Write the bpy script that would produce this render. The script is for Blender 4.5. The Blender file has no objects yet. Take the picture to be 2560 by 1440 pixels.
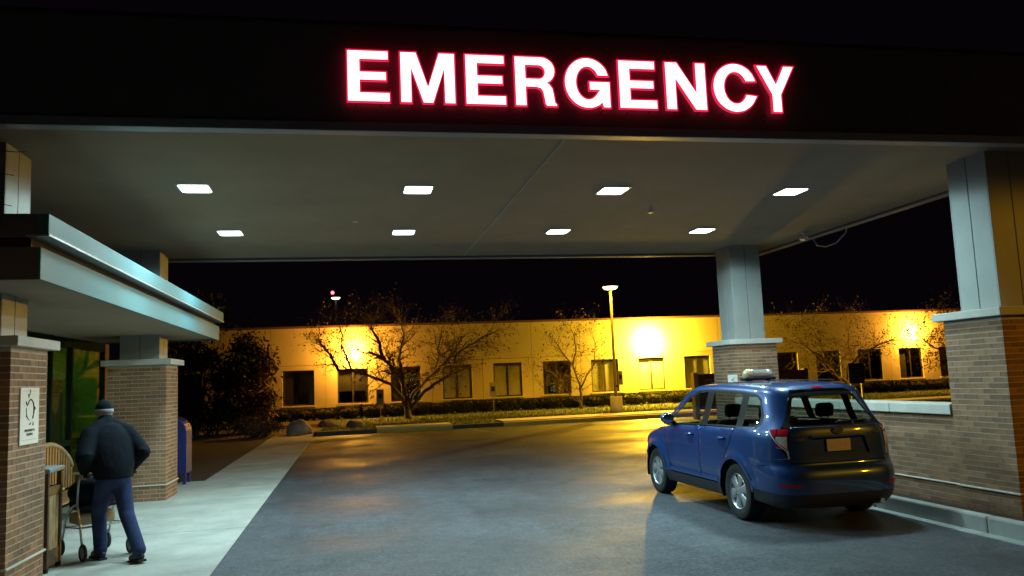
import bpy, bmesh, math, random
import numpy as np
from math import sin, cos, pi, radians, sqrt, atan2
from mathutils import Vector, Matrix
from mathutils.geometry import delaunay_2d_cdt

random.seed(7); np.random.seed(7)
SC = bpy.context.scene
COL = SC.collection

# ------------------------------------------------------------------ camera
CAM_H = 1.85; FPX = 2021.0
YAW, PITCH, ROLL = radians(11.436), radians(6.42), radians(2.385)
_F = Vector((sin(YAW)*cos(PITCH), cos(YAW)*cos(PITCH), sin(PITCH)))
_R0 = Vector((cos(YAW), -sin(YAW), 0)); _U0 = _R0.cross(_F)
_R = cos(ROLL)*_R0 - sin(ROLL)*_U0
_U = cos(ROLL)*_U0 + sin(ROLL)*_R0
CAM = Vector((0, 0, CAM_H))
cd = bpy.data.cameras.new('camera'); co = bpy.data.objects.new('camera', cd); COL.objects.link(co)
cd.sensor_width = 36; cd.lens = FPX/2560*36; cd.clip_start = 0.1; cd.clip_end = 2000
m = Matrix((( _R.x, _U.x, -_F.x, CAM.x), (_R.y, _U.y, -_F.y, CAM.y), (_R.z, _U.z, -_F.z, CAM.z), (0, 0, 0, 1)))
co.matrix_world = m
SC.camera = co

# ------------------------------------------------------------------ night sky
W = bpy.data.worlds.new('World'); SC.world = W; W.use_nodes = True
bgn = W.node_tree.nodes['Background']
bgn.inputs['Color'].default_value = (0.0018, 0.0009, 0.0020, 1); bgn.inputs['Strength'].default_value = 1.0

# ------------------------------------------------------------------ exposure / render
SC.view_settings.view_transform = 'Standard'; SC.view_settings.look = 'None'
SC.view_settings.gamma = 1; SC.view_settings.exposure = 0.0
SC.render.engine = 'CYCLES'
SC.cycles.use_denoising = True
SC.cycles.max_bounces = 7; SC.cycles.diffuse_bounces = 3; SC.cycles.glossy_bounces = 4
SC.cycles.transparent_max_bounces = 12; SC.cycles.transmission_bounces = 6
SC.cycles.sample_clamp_indirect = 4.0; SC.cycles.sample_clamp_direct = 0.0
SC.cycles.caustics_reflective = False; SC.cycles.caustics_refractive = False
SC.cycles.use_light_tree = True

LED = (0.58, 0.92, 0.98)
SODIUM = (1.0, 0.47, 0.014)
SODIUM_PALE = (1.0, 0.58, 0.035)
SODIUM_PACK = (1.0, 0.44, 0.05)
LED_W = 210.0        # each canopy panel
PACK_W = 2600.0      # each wall pack

# ------------------------------------------------------------------ pixel helper (photo pixels -> direction)
def ray(px, py):
    return (_F*FPX + _R*(px-1280) + _U*(720-py)).normalized()
def atY(px, py, y):
    d = ray(px, py); return CAM + d*(y/d.y)
def atZ(px, py, z=0.0):
    d = ray(px, py); return CAM + d*((z-CAM_H)/d.z)

# ------------------------------------------------------------------ materials
MATS = {}
def nodes_of(name):
    mt = bpy.data.materials.new(name); mt.use_nodes = True
    nt = mt.node_tree; return mt, nt, nt.nodes['Principled BSDF']
def mat(name, col, rough=0.6, var=0.15, scale=6.0, bump=0.0, bscale=40.0, metal=0.0, coat=0.0, spec=0.5, rvar=0.0,
        col2=None, rand=0.0, detail=6.0, emit=None, estr=0.0, fine=0.0):
    """principled with two-octave procedural colour variation, roughness variation, optional per-object random tone"""
    mt, nt, p = nodes_of(name); N, L = nt.nodes, nt.links
    tc = N.new('ShaderNodeTexCoord')
    nz = N.new('ShaderNodeTexNoise'); nz.inputs['Scale'].default_value = scale; nz.inputs['Detail'].default_value = detail
    nz.inputs['Roughness'].default_value = 0.62
    L.new(tc.outputs['Object'], nz.inputs['Vector'])
    ramp = N.new('ShaderNodeValToRGB')
    a = ramp.color_ramp.elements[0]; b = ramp.color_ramp.elements[1]
    a.position = 0.3; b.position = 0.7
    c2 = col2 if col2 else tuple(min(1, c*(1+var)) for c in col)
    a.color = tuple(c*(1-var) for c in col)+(1,) if not col2 else tuple(col)+(1,)
    b.color = tuple(c2)+(1,)
    L.new(nz.outputs['Fac'], ramp.inputs['Fac'])
    out = ramp.outputs['Color']
    if fine > 0:
        n2 = N.new('ShaderNodeTexNoise'); n2.inputs['Scale'].default_value = scale*18; n2.inputs['Detail'].default_value = 3
        L.new(tc.outputs['Object'], n2.inputs['Vector'])
        mr = N.new('ShaderNodeMapRange'); mr.inputs['To Min'].default_value = 1-fine; mr.inputs['To Max'].default_value = 1+fine
        L.new(n2.outputs['Fac'], mr.inputs['Value'])
        mx = N.new('ShaderNodeVectorMath'); mx.operation = 'SCALE'
        L.new(out, mx.inputs[0]); L.new(mr.outputs['Result'], mx.inputs['Scale']); out = mx.outputs['Vector']
    if rand > 0:
        oi = N.new('ShaderNodeObjectInfo')
        mr = N.new('ShaderNodeMapRange'); mr.inputs['To Min'].default_value = 1-rand; mr.inputs['To Max'].default_value = 1+rand
        L.new(oi.outputs['Random'], mr.inputs['Value'])
        mx = N.new('ShaderNodeVectorMath'); mx.operation = 'SCALE'
        L.new(out, mx.inputs[0]); L.new(mr.outputs['Result'], mx.inputs['Scale']); out = mx.outputs['Vector']
    L.new(out, p.inputs['Base Color'])
    p.inputs['Roughness'].default_value = rough; p.inputs['Metallic'].default_value = metal
    p.inputs['Coat Weight'].default_value = coat; p.inputs['Coat Roughness'].default_value = 0.04
    p.inputs['Specular IOR Level'].default_value = spec
    if rvar > 0:
        mr = N.new('ShaderNodeMapRange'); mr.inputs['To Min'].default_value = rough-rvar; mr.inputs['To Max'].default_value = rough+rvar
        mr.inputs['From Min'].default_value = 0.3; mr.inputs['From Max'].default_value = 0.7
        L.new(nz.outputs['Fac'], mr.inputs['Value']); L.new(mr.outputs['Result'], p.inputs['Roughness'])
    if bump > 0:
        n3 = N.new('ShaderNodeTexNoise'); n3.inputs['Scale'].default_value = bscale; n3.inputs['Detail'].default_value = 5
        L.new(tc.outputs['Object'], n3.inputs['Vector'])
        bp = N.new('ShaderNodeBump'); bp.inputs['Strength'].default_value = bump; bp.inputs['Distance'].default_value = 0.02
        L.new(n3.outputs['Fac'], bp.inputs['Height']); L.new(bp.outputs['Normal'], p.inputs['Normal'])
    if emit:
        p.inputs['Emission Color'].default_value = tuple(emit)+(1,); p.inputs['Emission Strength'].default_value = estr
    MATS[name] = mt
    return mt
def emis(name, col, s, base=(0.8, 0.8, 0.8)):
    mt, nt, p = nodes_of(name)
    p.inputs['Base Color'].default_value = tuple(base)+(1,); p.inputs['Roughness'].default_value = 0.4
    p.inputs['Emission Color'].default_value = tuple(col)+(1,); p.inputs['Emission Strength'].default_value = s
    MATS[name] = mt; return mt
def glass(name, tint, refl=0.08, rough=0.02, dirt=0.0, top=1.0):
    mt = bpy.data.materials.new(name); mt.use_nodes = True
    nt = mt.node_tree; N, L = nt.nodes, nt.links; N.clear()
    out = N.new('ShaderNodeOutputMaterial'); mix = N.new('ShaderNodeMixShader')
    tr = N.new('ShaderNodeBsdfTransparent'); tr.inputs['Color'].default_value = tuple(tint)+(1,)
    gl = N.new('ShaderNodeBsdfGlossy'); gl.inputs['Roughness'].default_value = rough; gl.inputs['Color'].default_value = (0.9, 0.95, 0.92, 1)
    lw = N.new('ShaderNodeLayerWeight'); lw.inputs['Blend'].default_value = 0.5
    pw = N.new('ShaderNodeMath'); pw.operation = 'POWER'; pw.inputs[1].default_value = 5.0
    mr = N.new('ShaderNodeMapRange'); mr.inputs['To Min'].default_value = refl; mr.inputs['To Max'].default_value = top
    L.new(lw.outputs['Facing'], pw.inputs[0]); L.new(pw.outputs[0], mr.inputs['Value']); L.new(mr.outputs['Result'], mix.inputs['Fac'])
    L.new(tr.outputs[0], mix.inputs[1]); L.new(gl.outputs[0], mix.inputs[2])
    last = mix.outputs[0]
    if dirt > 0:
        m2 = N.new('ShaderNodeMixShader'); df = N.new('ShaderNodeBsdfDiffuse'); df.inputs['Color'].default_value = (0.3, 0.3, 0.27, 1)
        nz = N.new('ShaderNodeTexNoise'); nz.inputs['Scale'].default_value = 3.0; tc = N.new('ShaderNodeTexCoord')
        L.new(tc.outputs['Object'], nz.inputs['Vector'])
        m3 = N.new('ShaderNodeMapRange'); m3.inputs['To Max'].default_value = dirt*2; L.new(nz.outputs['Fac'], m3.inputs['Value'])
        L.new(m3.outputs['Result'], m2.inputs['Fac']); L.new(last, m2.inputs[1]); L.new(df.outputs[0], m2.inputs[2]); last = m2.outputs[0]
    L.new(last, out.inputs['Surface']); MATS[name] = mt; return mt

def asphalt_material():
    mt, nt, p = nodes_of('asphalt'); N, L = nt.nodes, nt.links
    tc = N.new('ShaderNodeTexCoord')
    def noise(sc, det=5, rough=.6, stretch=None):
        n = N.new('ShaderNodeTexNoise'); n.inputs['Scale'].default_value = sc; n.inputs['Detail'].default_value = det; n.inputs['Roughness'].default_value = rough
        if stretch:
            mp = N.new('ShaderNodeMapping'); mp.inputs['Scale'].default_value = stretch; L.new(tc.outputs['Object'], mp.inputs['Vector']); L.new(mp.outputs[0], n.inputs['Vector'])
        else: L.new(tc.outputs['Object'], n.inputs['Vector'])
        return n.outputs['Fac']
    def rng(src, f0, f1, t0, t1):
        m_ = N.new('ShaderNodeMapRange'); m_.inputs['From Min'].default_value = f0; m_.inputs['From Max'].default_value = f1
        m_.inputs['To Min'].default_value = t0; m_.inputs['To Max'].default_value = t1; L.new(src, m_.inputs['Value']); return m_.outputs['Result']
    def mul(a, b):
        m_ = N.new('ShaderNodeMath'); m_.operation = 'MULTIPLY'; L.new(a, m_.inputs[0]); L.new(b, m_.inputs[1]); return m_.outputs[0]
    def addn(a, b):
        m_ = N.new('ShaderNodeMath'); m_.operation = 'ADD'; L.new(a, m_.inputs[0]); L.new(b, m_.inputs[1]); return m_.outputs[0]
    big = rng(noise(.55, 6, .65), .36, .64, .78, 1.22)
    tracks = rng(noise(1.0, 4, .6, (1.6, .12, 1)), .35, .65, .90, 1.10)
    mid = mul(rng(noise(6, 5, .75), .38, .62, .72, 1.28), rng(noise(24, 3, .7), .36, .64, .66, 1.34))
    stain = rng(noise(1.7, 3, .5), .26, .33, .55, 1.0)        # old drips and dark spots
    mid = mul(mid, stain)
    grit = rng(noise(75, 3, .8), .3, .7, .55, 1.45)
    v = mul(mul(big, tracks), mul(mid, grit))
    speck = rng(noise(26, 2, .5), .70, .73, 0, 2.6)          # pale stones and litter specks
    v = addn(v, speck)
    tone = N.new('ShaderNodeVectorMath'); tone.operation = 'SCALE'; tone.inputs[0].default_value = (.060, .065, .076); L.new(v, tone.inputs['Scale'])
    L.new(tone.outputs['Vector'], p.inputs['Base Color'])
    ro = addn(rng(noise(.42, 4, .55), .36, .64, .45, .76), rng(noise(60, 2), .3, .7, -.05, .05))
    L.new(ro, p.inputs['Roughness']); p.inputs['Specular IOR Level'].default_value = .5
    bp = N.new('ShaderNodeBump'); bp.inputs['Strength'].default_value = .45; bp.inputs['Distance'].default_value = .012
    L.new(noise(95, 4, .7), bp.inputs['Height']); L.new(bp.outputs['Normal'], p.inputs['Normal'])
    MATS['asphalt'] = mt
asphalt_material()
mat('concrete', (0.335, 0.325, 0.285), 0.85, col2=(0.50, 0.485, 0.43), scale=1.6, bump=0.15, bscale=120, fine=0.12, rand=0.08)
mat('kerb_concrete', (0.34, 0.34, 0.31), 0.85, col2=(0.47, 0.47, 0.43), scale=3.0, bump=0.2, bscale=60, fine=0.1, rand=0.08)
mat('kerb_yellow', (0.55, 0.40, 0.05), 0.7, col2=(0.65, 0.50, 0.09), scale=5.0, bump=0.15, bscale=60, fine=0.15, rand=0.08)
mat('kerb_dark', (0.10, 0.085, 0.07), 0.9, var=0.3, scale=4.0, bump=0.2, bscale=60, rand=0.1)
mat('paint_line', (0.10, 0.10, 0.095), 0.8, col2=(0.24, 0.24, 0.22), scale=9.0)
mat('soil', (0.035, 0.026, 0.018), 0.95, var=0.4, scale=14, bump=0.6, bscale=60, fine=0.3)
mat('mulch', (0.045, 0.028, 0.018), 0.95, var=0.45, scale=20, bump=0.8, bscale=70, fine=0.3)
mat('grass_ground', (0.055, 0.075, 0.02), 0.95, col2=(0.10, 0.115, 0.035), scale=5, bump=0.5, bscale=60, fine=0.25)
mat('grass_blade', (0.07, 0.10, 0.025), 0.8, var=0.35, scale=3)
mat('mortar', (0.50, 0.44, 0.35), 0.95, var=0.12, scale=12, bump=0.3, bscale=150)
mat('brick', (0.225, 0.112, 0.054), 0.88, col2=(0.34, 0.178, 0.09), scale=5.0, bump=0.35, bscale=130, rand=0.27, fine=0.12)
mat('cast_stone', (0.50, 0.47, 0.41), 0.8, col2=(0.60, 0.565, 0.50), scale=4, bump=0.1, bscale=110, fine=0.06)
mat('column_panel', (0.29, 0.30, 0.28), 0.6, col2=(0.345, 0.355, 0.335), scale=1.6, bump=0.06, bscale=160, fine=0.04)
mat('soffit', (0.375, 0.28, 0.185), 0.9, col2=(0.44, 0.33, 0.225), scale=1.0, bump=0.15, bscale=200, fine=0.07)
mat('fascia_dark', (0.16, 0.13, 0.12), 0.7, var=0.12, scale=1.2, bump=0.05, bscale=120, fine=0.05)
mat('metal_trim', (0.42, 0.42, 0.41), 0.42, var=0.08, scale=5, metal=0.3, bump=0.03)
mat('fascia_metal', (0.085, 0.195, 0.21), 0.6, col2=(0.11, 0.235, 0.25), scale=1.2, metal=0.0, spec=0.2, rvar=0.06, bump=0.03, bscale=6)
mat('dark_metal', (0.05, 0.045, 0.04), 0.5, var=0.2, metal=0.4)
mat('window_frame', (0.035, 0.028, 0.02), 0.5, var=0.2)
mat('stucco', (0.52, 0.43, 0.23), 0.9, col2=(0.58, 0.48, 0.265), scale=1.2, bump=0.25, bscale=130, fine=0.06, rand=0.05)
mat('roof_dark', (0.05, 0.04, 0.035), 0.9, var=0.2)
mat('blind', (0.74, 0.74, 0.56), 0.9, var=0.08, scale=3)
mat('room_dark', (0.03, 0.03, 0.028), 0.9, var=0.3, scale=3)
mat('bark', (0.09, 0.065, 0.045), 0.95, col2=(0.17, 0.125, 0.09), scale=9, bump=0.7, bscale=50)
mat('leaf_brown', (0.045, 0.022, 0.010), 0.85, col2=(0.095, 0.050, 0.022), scale=1.5)
mat('leaf_rust', (0.09, 0.05, 0.03), 0.85, col2=(0.20, 0.12, 0.07), scale=1.2)
mat('leaf_green', (0.018, 0.025, 0.010), 0.85, col2=(0.042, 0.048, 0.018), scale=2.5, spec=0.2)
mat('rock', (0.34, 0.30, 0.24), 0.95, col2=(0.55, 0.50, 0.41), scale=3.2, bump=0.8, bscale=14, fine=0.2)
mat('rock_dark', (0.10, 0.085, 0.07), 0.95, col2=(0.30, 0.26, 0.20), scale=3.2, bump=0.8, bscale=14, fine=0.2)
mat('pole_paint', (0.24, 0.22, 0.20), 0.5, var=0.1, metal=0.2)
mat('sign_brown', (0.16, 0.075, 0.03), 0.6, var=0.1)
mat('sign_dark', (0.02, 0.018, 0.018), 0.5, var=0.2)
mat('sign_white', (0.72, 0.72, 0.68), 0.55, col2=(0.78, 0.78, 0.74), scale=6)
mat('sign_ink', (0.06, 0.07, 0.06), 0.6, var=0.2)
mat('sign_blue', (0.03, 0.10, 0.35), 0.5, var=0.1)
mat('sign_pale_text', (0.45, 0.40, 0.30), 0.6, var=0.1)
mat('mail_blue', (0.004, 0.008, 0.085), 0.5, col2=(0.006, 0.012, 0.12), scale=3, coat=0.2)
mat('wood', (0.30, 0.15, 0.05), 0.55, col2=(0.48, 0.27, 0.11), scale=4, bump=0.1, bscale=30)
mat('wood_pale', (0.42, 0.28, 0.13), 0.6, col2=(0.55, 0.39, 0.20), scale=5, bump=0.1, bscale=30)
mat('wood_dark', (0.08, 0.045, 0.02), 0.6, col2=(0.14, 0.08, 0.04), scale=5)
mat('frame_green', (0.014, 0.026, 0.015), 0.9, var=0.12, spec=0.03)
mat('inner_wall', (0.42, 0.55, 0.30), 0.9, var=0.08, scale=2)
mat('inner_floor', (0.12, 0.10, 0.07), 0.7, var=0.2)
mat('inner_orange', (0.42, 0.15, 0.05), 0.8, var=0.15)
mat('cloth_jacket', (0.0045, 0.006, 0.010), 0.85, col2=(0.009, 0.012, 0.019), scale=5, bump=0.5, bscale=9, spec=0.12)
mat('cloth_jeans', (0.022, 0.032, 0.085), 0.9, col2=(0.042, 0.06, 0.14), scale=6, bump=0.25, bscale=24, spec=0.12)
mat('cloth_cap', (0.010, 0.012, 0.016), 0.9, var=0.3, scale=20, spec=0.12)
mat('cloth_band', (0.30, 0.31, 0.33), 0.9, var=0.2, scale=30)
mat('skin', (0.42, 0.26, 0.19), 0.55, var=0.08, scale=12)
mat('hair_grey', (0.30, 0.29, 0.28), 0.9, var=0.3, scale=60)
mat('shoe', (0.012, 0.012, 0.013), 0.5, var=0.3)
mat('black_bag', (0.010, 0.010, 0.022), 0.7, var=0.3, scale=10, bump=0.2, spec=0.12)
mat('silver', (0.50, 0.52, 0.52), 0.35, var=0.08, metal=0.9)
mat('rubber', (0.018, 0.018, 0.019), 0.8, var=0.25, scale=10)
mat('grip_grey', (0.30, 0.31, 0.32), 0.6, var=0.1)
mat('cable_grey', (0.30, 0.28, 0.26), 0.6, var=0.1)
# car
mat('car_paint', (0.011, 0.050, 0.195), 0.36, col2=(0.013, 0.056, 0.215), scale=30, metal=0.25, coat=1.0)
mat('car_black', (0.006, 0.006, 0.007), 0.5, var=0.2, spec=0.25)
mat('car_clad', (0.030, 0.032, 0.036), 0.55, var=0.15, scale=20)
mat('car_trim_inside', (0.035, 0.034, 0.033), 0.8, var=0.15, spec=0.12)
mat('car_seat', (0.05, 0.048, 0.046), 0.85, var=0.2, scale=14, spec=0.12)
mat('chrome', (0.75, 0.75, 0.75), 0.12, var=0.03, metal=1.0)
mat('hubcap', (0.50, 0.52, 0.53), 0.34, var=0.06, metal=0.65)
mat('steel_dark', (0.03, 0.03, 0.03), 0.5, var=0.2, metal=0.5)
mat('lamp_red', (0.50, 0.012, 0.03), 0.15, var=0.2, scale=30, coat=1.0)
mat('lamp_clear', (0.70, 0.66, 0.62), 0.3, var=0.3, scale=40, coat=1.0)
mat('reflector_red', (0.35, 0.01, 0.02), 0.2, var=0.1)
mat('plate_yellow', (0.78, 0.60, 0.30), 0.4, col2=(0.84, 0.68, 0.40), scale=14, rand=0)
mat('plate_ink', (0.06, 0.05, 0.05), 0.5, var=0.1)
mat('amber_lens', (0.50, 0.40, 0.20), 0.15, var=0.1, coat=1.0)
mat('clear_lens', (0.45, 0.45, 0.42), 0.12, var=0.15, coat=1.0, metal=0.3)
glass('car_glass', (0.66, 0.72, 0.68), 0.05, 0.01)
glass('car_glass_rear', (0.62, 0.70, 0.66), 0.05, 0.01)
glass('facade_glass', (0.36, 0.60, 0.28), 0.06, 0.02, 0.02, 0.30)
glass('pane_glass', (0.94, 0.94, 0.90), 0.04, 0.03)
# emitters
emis('led_panel', (0.85, 1.0, 1.0), 9.0)
emis('sign_face', (1.0, 0.60, 0.64), 3.6)
emis('sign_halo', (1.0, 0.008, 0.07), 0.9)
emis('sign_return', (1.0, 0.01, 0.06), 0.30)
emis('sodium_glass', (1.0, 0.62, 0.16), 26.0)
emis('lamp_head_glow', (1.0, 0.66, 0.22), 9.0)
emis('red_beacon', (1.0, 0.10, 0.16), 6.0)
emis('far_lamp_glow', (1.0, 0.8, 0.5), 5.0)
emis('inner_tube', (0.80, 1.0, 0.70), 20.0)
emis('tree_bulb', (0.9, 1.0, 0.8), 0.9)
emis('green_led', (0.05, 1.0, 0.4), 1.5)

# ------------------------------------------------------------------ object helpers
def tag(o, label=None, cat=None, group=None, kind=None):
    if label: o['label'] = label
    if cat: o['category'] = cat
    if group: o['group'] = group
    if kind: o['kind'] = kind
    return o
def empty(name, loc=(0, 0, 0), label=None, cat=None, group=None, rz=0.0):
    o = bpy.data.objects.new(name, None); COL.objects.link(o); o.location = loc; o.rotation_euler = (0, 0, rz)
    o.empty_display_size = 0.2
    return tag(o, label, cat, group)
def world_of(o):
    l = Matrix.LocRotScale(o.location, o.rotation_euler, o.scale)
    return world_of(o.parent) @ o.matrix_parent_inverse @ l if o.parent else l
def setparent(o, parent, world=True):
    o.parent = parent
    if world:
        mtx = world_of(parent)
        o.matrix_parent_inverse = mtx.inverted()
class MB:
    def __init__(s): s.v = []; s.f = []
    def add(s, vs, fs):
        b = len(s.v); s.v += [tuple(x) for x in vs]; s.f += [tuple(i+b for i in f) for f in fs]; return s
    def box(s, x0, x1, y0, y1, z0, z1, M=None):
        vs = [Vector((x, y, z)) for z in (z0, z1) for y in (y0, y1) for x in (x0, x1)]
        if M is not None: vs = [M @ q for q in vs]
        return s.add(vs, [(0, 2, 3, 1), (4, 5, 7, 6), (0, 1, 5, 4), (2, 6, 7, 3), (0, 4, 6, 2), (1, 3, 7, 5)])
    def tube(s, pts, rad, n=10, cap=True):
        pts = [Vector(p) for p in pts]; k = len(pts)
        if not hasattr(rad, '__len__'): rad = [rad]*k
        rings = []; up = None
        for i in range(k):
            d = (pts[min(i+1, k-1)]-pts[max(i-1, 0)])
            if d.length < 1e-9: d = Vector((0, 0, 1))
            d.normalize()
            if up is None:
                up = Vector((0, 0, 1)) if abs(d.z) < 0.9 else Vector((1, 0, 0))
            a = d.cross(up).normalized(); up = a.cross(d).normalized()
            rings.append([pts[i]+(a*cos(2*pi*j/n)+up*sin(2*pi*j/n))*rad[i] for j in range(n)])
        vs = [q for r in rings for q in r]
        fs = [(i*n+j, i*n+(j+1) % n, (i+1)*n+(j+1) % n, (i+1)*n+j) for i in range(k-1) for j in range(n)]
        if cap: fs += [tuple(range(n-1, -1, -1)), tuple((k-1)*n+j for j in range(n))]
        return s.add(vs, fs)
    def lathe(s, prof, n=24, M=None, closed=False):
        vs = []
        for (r, z) in prof:
            for j in range(n):
                q = Vector((r*cos(2*pi*j/n), r*sin(2*pi*j/n), z)); vs.append(M @ q if M is not None else q)
        k = len(prof); fs = []
        rng = range(k) if closed else range(k-1)
        for i in rng:
            for j in range(n):
                a = i*n+j; b = i*n+(j+1) % n; c = ((i+1) % k)*n+(j+1) % n; d = ((i+1) % k)*n+j
                fs.append((a, b, c, d))
        if not closed:
            fs.append(tuple(range(n-1, -1, -1))); fs.append(tuple((k-1)*n+j for j in range(n)))
        return s.add(vs, fs)
    def prism(s, poly, h0, h1, axis='z', M=None):
        n = len(poly); vs = []
        for h in (h0, h1):
            for (a, b) in poly:
                q = {'z': (a, b, h), 'y': (a, h, b), 'x': (h, a, b)}[axis]; q = Vector(q); vs.append(M @ q if M is not None else q)
        fs = [tuple(range(n)), tuple(range(2*n-1, n-1, -1))]+[(i, i+n, (i+1) % n+n, (i+1) % n) for i in range(n)]
        return s.add(vs, fs)
    def ell(s, c, r, n=12, m=8, M=None):
        vs = []; c = Vector(c)
        for i in range(m+1):
            th = pi*i/m
            for j in range(n):
                ph = 2*pi*j/n
                q = Vector((r[0]*sin(th)*cos(ph), r[1]*sin(th)*sin(ph), r[2]*cos(th)))
                if M is not None: q = M @ q
                vs.append(c+q)
        fs = [(i*n+j, (i+1)*n+j, (i+1)*n+(j+1) % n, i*n+(j+1) % n) for i in range(m) for j in range(n)]
        return s.add(vs, fs)
    def mesh(s, name, fix=True):
        me = bpy.data.meshes.new(name); me.from_pydata(s.v, [], s.f); me.update()
        if fix:
            bm = bmesh.new(); bm.from_mesh(me); bmesh.ops.remove_doubles(bm, verts=bm.verts, dist=1e-6)
            bmesh.ops.recalc_face_normals(bm, faces=bm.faces); bm.to_mesh(me); bm.free()
        return me
    def build(s, name, material, parent=None, smooth=False, bevel=0.0, world=True, fix=True, seg=2):
        me = s.mesh(name, fix)
        return link(name, me, material, parent, smooth, bevel, world, seg)
def link(name, me, material, parent=None, smooth=False, bevel=0.0, world=True, seg=2):
    if material and not me.materials: me.materials.append(MATS[material])
    if smooth:
        me.polygons.foreach_set('use_smooth', [True]*len(me.polygons))
        if smooth == 'auto':
            me.set_sharp_from_angle(angle=radians(38))
    o = bpy.data.objects.new(name, me); COL.objects.link(o)
    if parent is not None: setparent(o, parent, world)
    if bevel > 0:
        bv = o.modifiers.new('bevel', 'BEVEL'); bv.width = bevel; bv.segments = seg; bv.limit_method = 'ANGLE'; bv.angle_limit = radians(40)
    return o
def copy_tree(o, parent=None):
    c = o.copy(); COL.objects.link(c); c.parent = parent
    if parent is not None: c.matrix_parent_inverse = o.matrix_parent_inverse.copy()
    for ch in list(o.children): copy_tree(ch, c)
    return c
def box(name, x0, x1, y0, y1, z0, z1, material, parent=None, bevel=0.0, world=True):
    return MB().box(x0, x1, y0, y1, z0, z1).build(name, material, parent, bevel=bevel, world=world)
def area_light(name, loc, size, watts, col, parent, direction=(0, 0, -1), spread=None, shape='SQUARE', world=True):
    ld = bpy.data.lights.new(name, 'AREA'); ld.shape = shape; ld.size = size; ld.energy = watts; ld.color = col
    if spread: ld.spread = radians(spread)
    o = bpy.data.objects.new(name, ld); COL.objects.link(o); o.location = loc
    o.rotation_euler = Vector(direction).to_track_quat('-Z', 'Y').to_euler()
    if parent is not None: setparent(o, parent, world)
    return o

# =================================================================== THE SETTING
def sheet(name, poly, z, material, kind='structure', label=None, thick=0.0):
    mb = MB()
    if thick: mb.prism(poly, z-thick, z)
    else: mb.add([(x, y, z) for x, y in poly], [tuple(range(len(poly)))])
    o = mb.build(name, material, fix=bool(thick)); tag(o, label, kind=kind); return o
sheet('ground', [(-400, -300), (400, -300), (400, 500), (-400, 500)], -0.30, 'soil')
sheet('driveway', [(-1.43, 2.0), (-40, 2.0), (-40, -60), (60, -60), (60, 2.0), (6.5, 2.0), (6.5, 17.0), (60, 17.0), (60, 32.0), (-1.43, 32.0)], 0.0, 'asphalt', thick=0.25)
# planting strip behind the right kerb and garden ground left of the walk
sheet('planting_strip', [(6.74, 2.01), (12, 2.01), (12, 16.9), (6.74, 16.9)], 0.004, 'mulch', thick=0.1)
sheet('garden_bed', [(-60, 18.2), (-3.06, 18.2), (-3.06, 33.5), (-1.43, 33.5), (-1.43, 60), (-60, 60)], 0.0, 'mulch', thick=0.2)
# lawn rising gently to the far building
lawn = MB()
nx, ny = 60, 14
rngl = random.Random(3)
gv = []
for j in range(ny+1):
    for i in range(nx+1):
        x = -1.43+61.4*i/nx; y = 32.25+9.0*j/ny
        z = 0.145+0.14*min(1, j/ny*1.3)+rngl.uniform(-0.012, 0.012)*(0 < j < ny)
        gv.append((x, y, z))
lawn.add(gv, [(j*(nx+1)+i, j*(nx+1)+i+1, (j+1)*(nx+1)+i+1, (j+1)*(nx+1)+i) for j in range(ny) for i in range(nx)])
tag(lawn.build('lawn', 'grass_ground', smooth=True, fix=False), kind='structure')
def lawn_z(x, y): return 0.145+0.14*min(1, max(0, (y-32.25)/9.0)*1.3)
# grass blades
gb = MB()
for k in range(26000):
    x = rngl.uniform(-1.2, 34); y = 32.4+7.2*rngl.random()**1.3
    lim = 33.65 if x < 3.9 else 34.1
    if y < lim and not (-1.3 < x < .9 or 3.9 < x < 5.9): y = lim+(y-32.4)*.8
    z = lawn_z(x, y)-0.005; a = rngl.uniform(0, 2*pi); h = rngl.uniform(0.04, 0.10); w = 0.012
    dx, dy = cos(a)*w, sin(a)*w; lx, ly = rngl.uniform(-.03, .03), rngl.uniform(-.03, .03)
    gb.add([(x-dx, y-dy, z), (x+dx, y+dy, z), (x+lx, y+ly, z+h)], [(0, 1, 2)])
tag(gb.build('grass', 'grass_blade', fix=False), 'short mown grass on the far lawn in front of the yellow building', 'grass', kind='stuff')

# --- concrete walk on the left, slab by slab
walk = empty('sidewalk', (-2.3, 12, 0)); walk['kind'] = 'structure'
sheet_o = MB().box(-4.82, -1.432, 2.01, 18.19, -0.2, -0.004).box(-3.058, -1.432, 18.19, 33.4, -0.2, -0.004).build('bedding', 'soil', walk)
def slab(x0, x1, y0, y1):
    box('slab', x0+.005, x1-.005, y0+.005, y1-.005, -0.15, 0.006+random.uniform(0, .003), 'concrete', walk, bevel=0.006)
y = 2.02
while y < 18.0:
    y1 = min(y+1.62, 18.18)
    for x0, x1 in ((-4.81, -3.08), (-3.08, -1.435)):
        slab(x0, x1, y, y1)
    y = y1
while y < 33.2:
    y1 = min(y+1.62, 33.4); slab(-3.05, -1.435, y, y1); y = y1

# --- right kerb with gutter
kerb = empty('kerb', (6.6, 9, 0)); kerb['kind'] = 'structure'
y = 2.02
while y < 16.9:
    y1 = min(y+1.9, 16.9)
    box('kerb_stone', 6.62, 6.745, y+.004, y1-.004, -0.2, 0.185, 'kerb_concrete', kerb, bevel=0.022)
    box('gutter_slab', 6.48, 6.619, y+.004, y1-.004, -0.2, 0.012, 'kerb_concrete', kerb, bevel=0.006)
    y = y1
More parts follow.
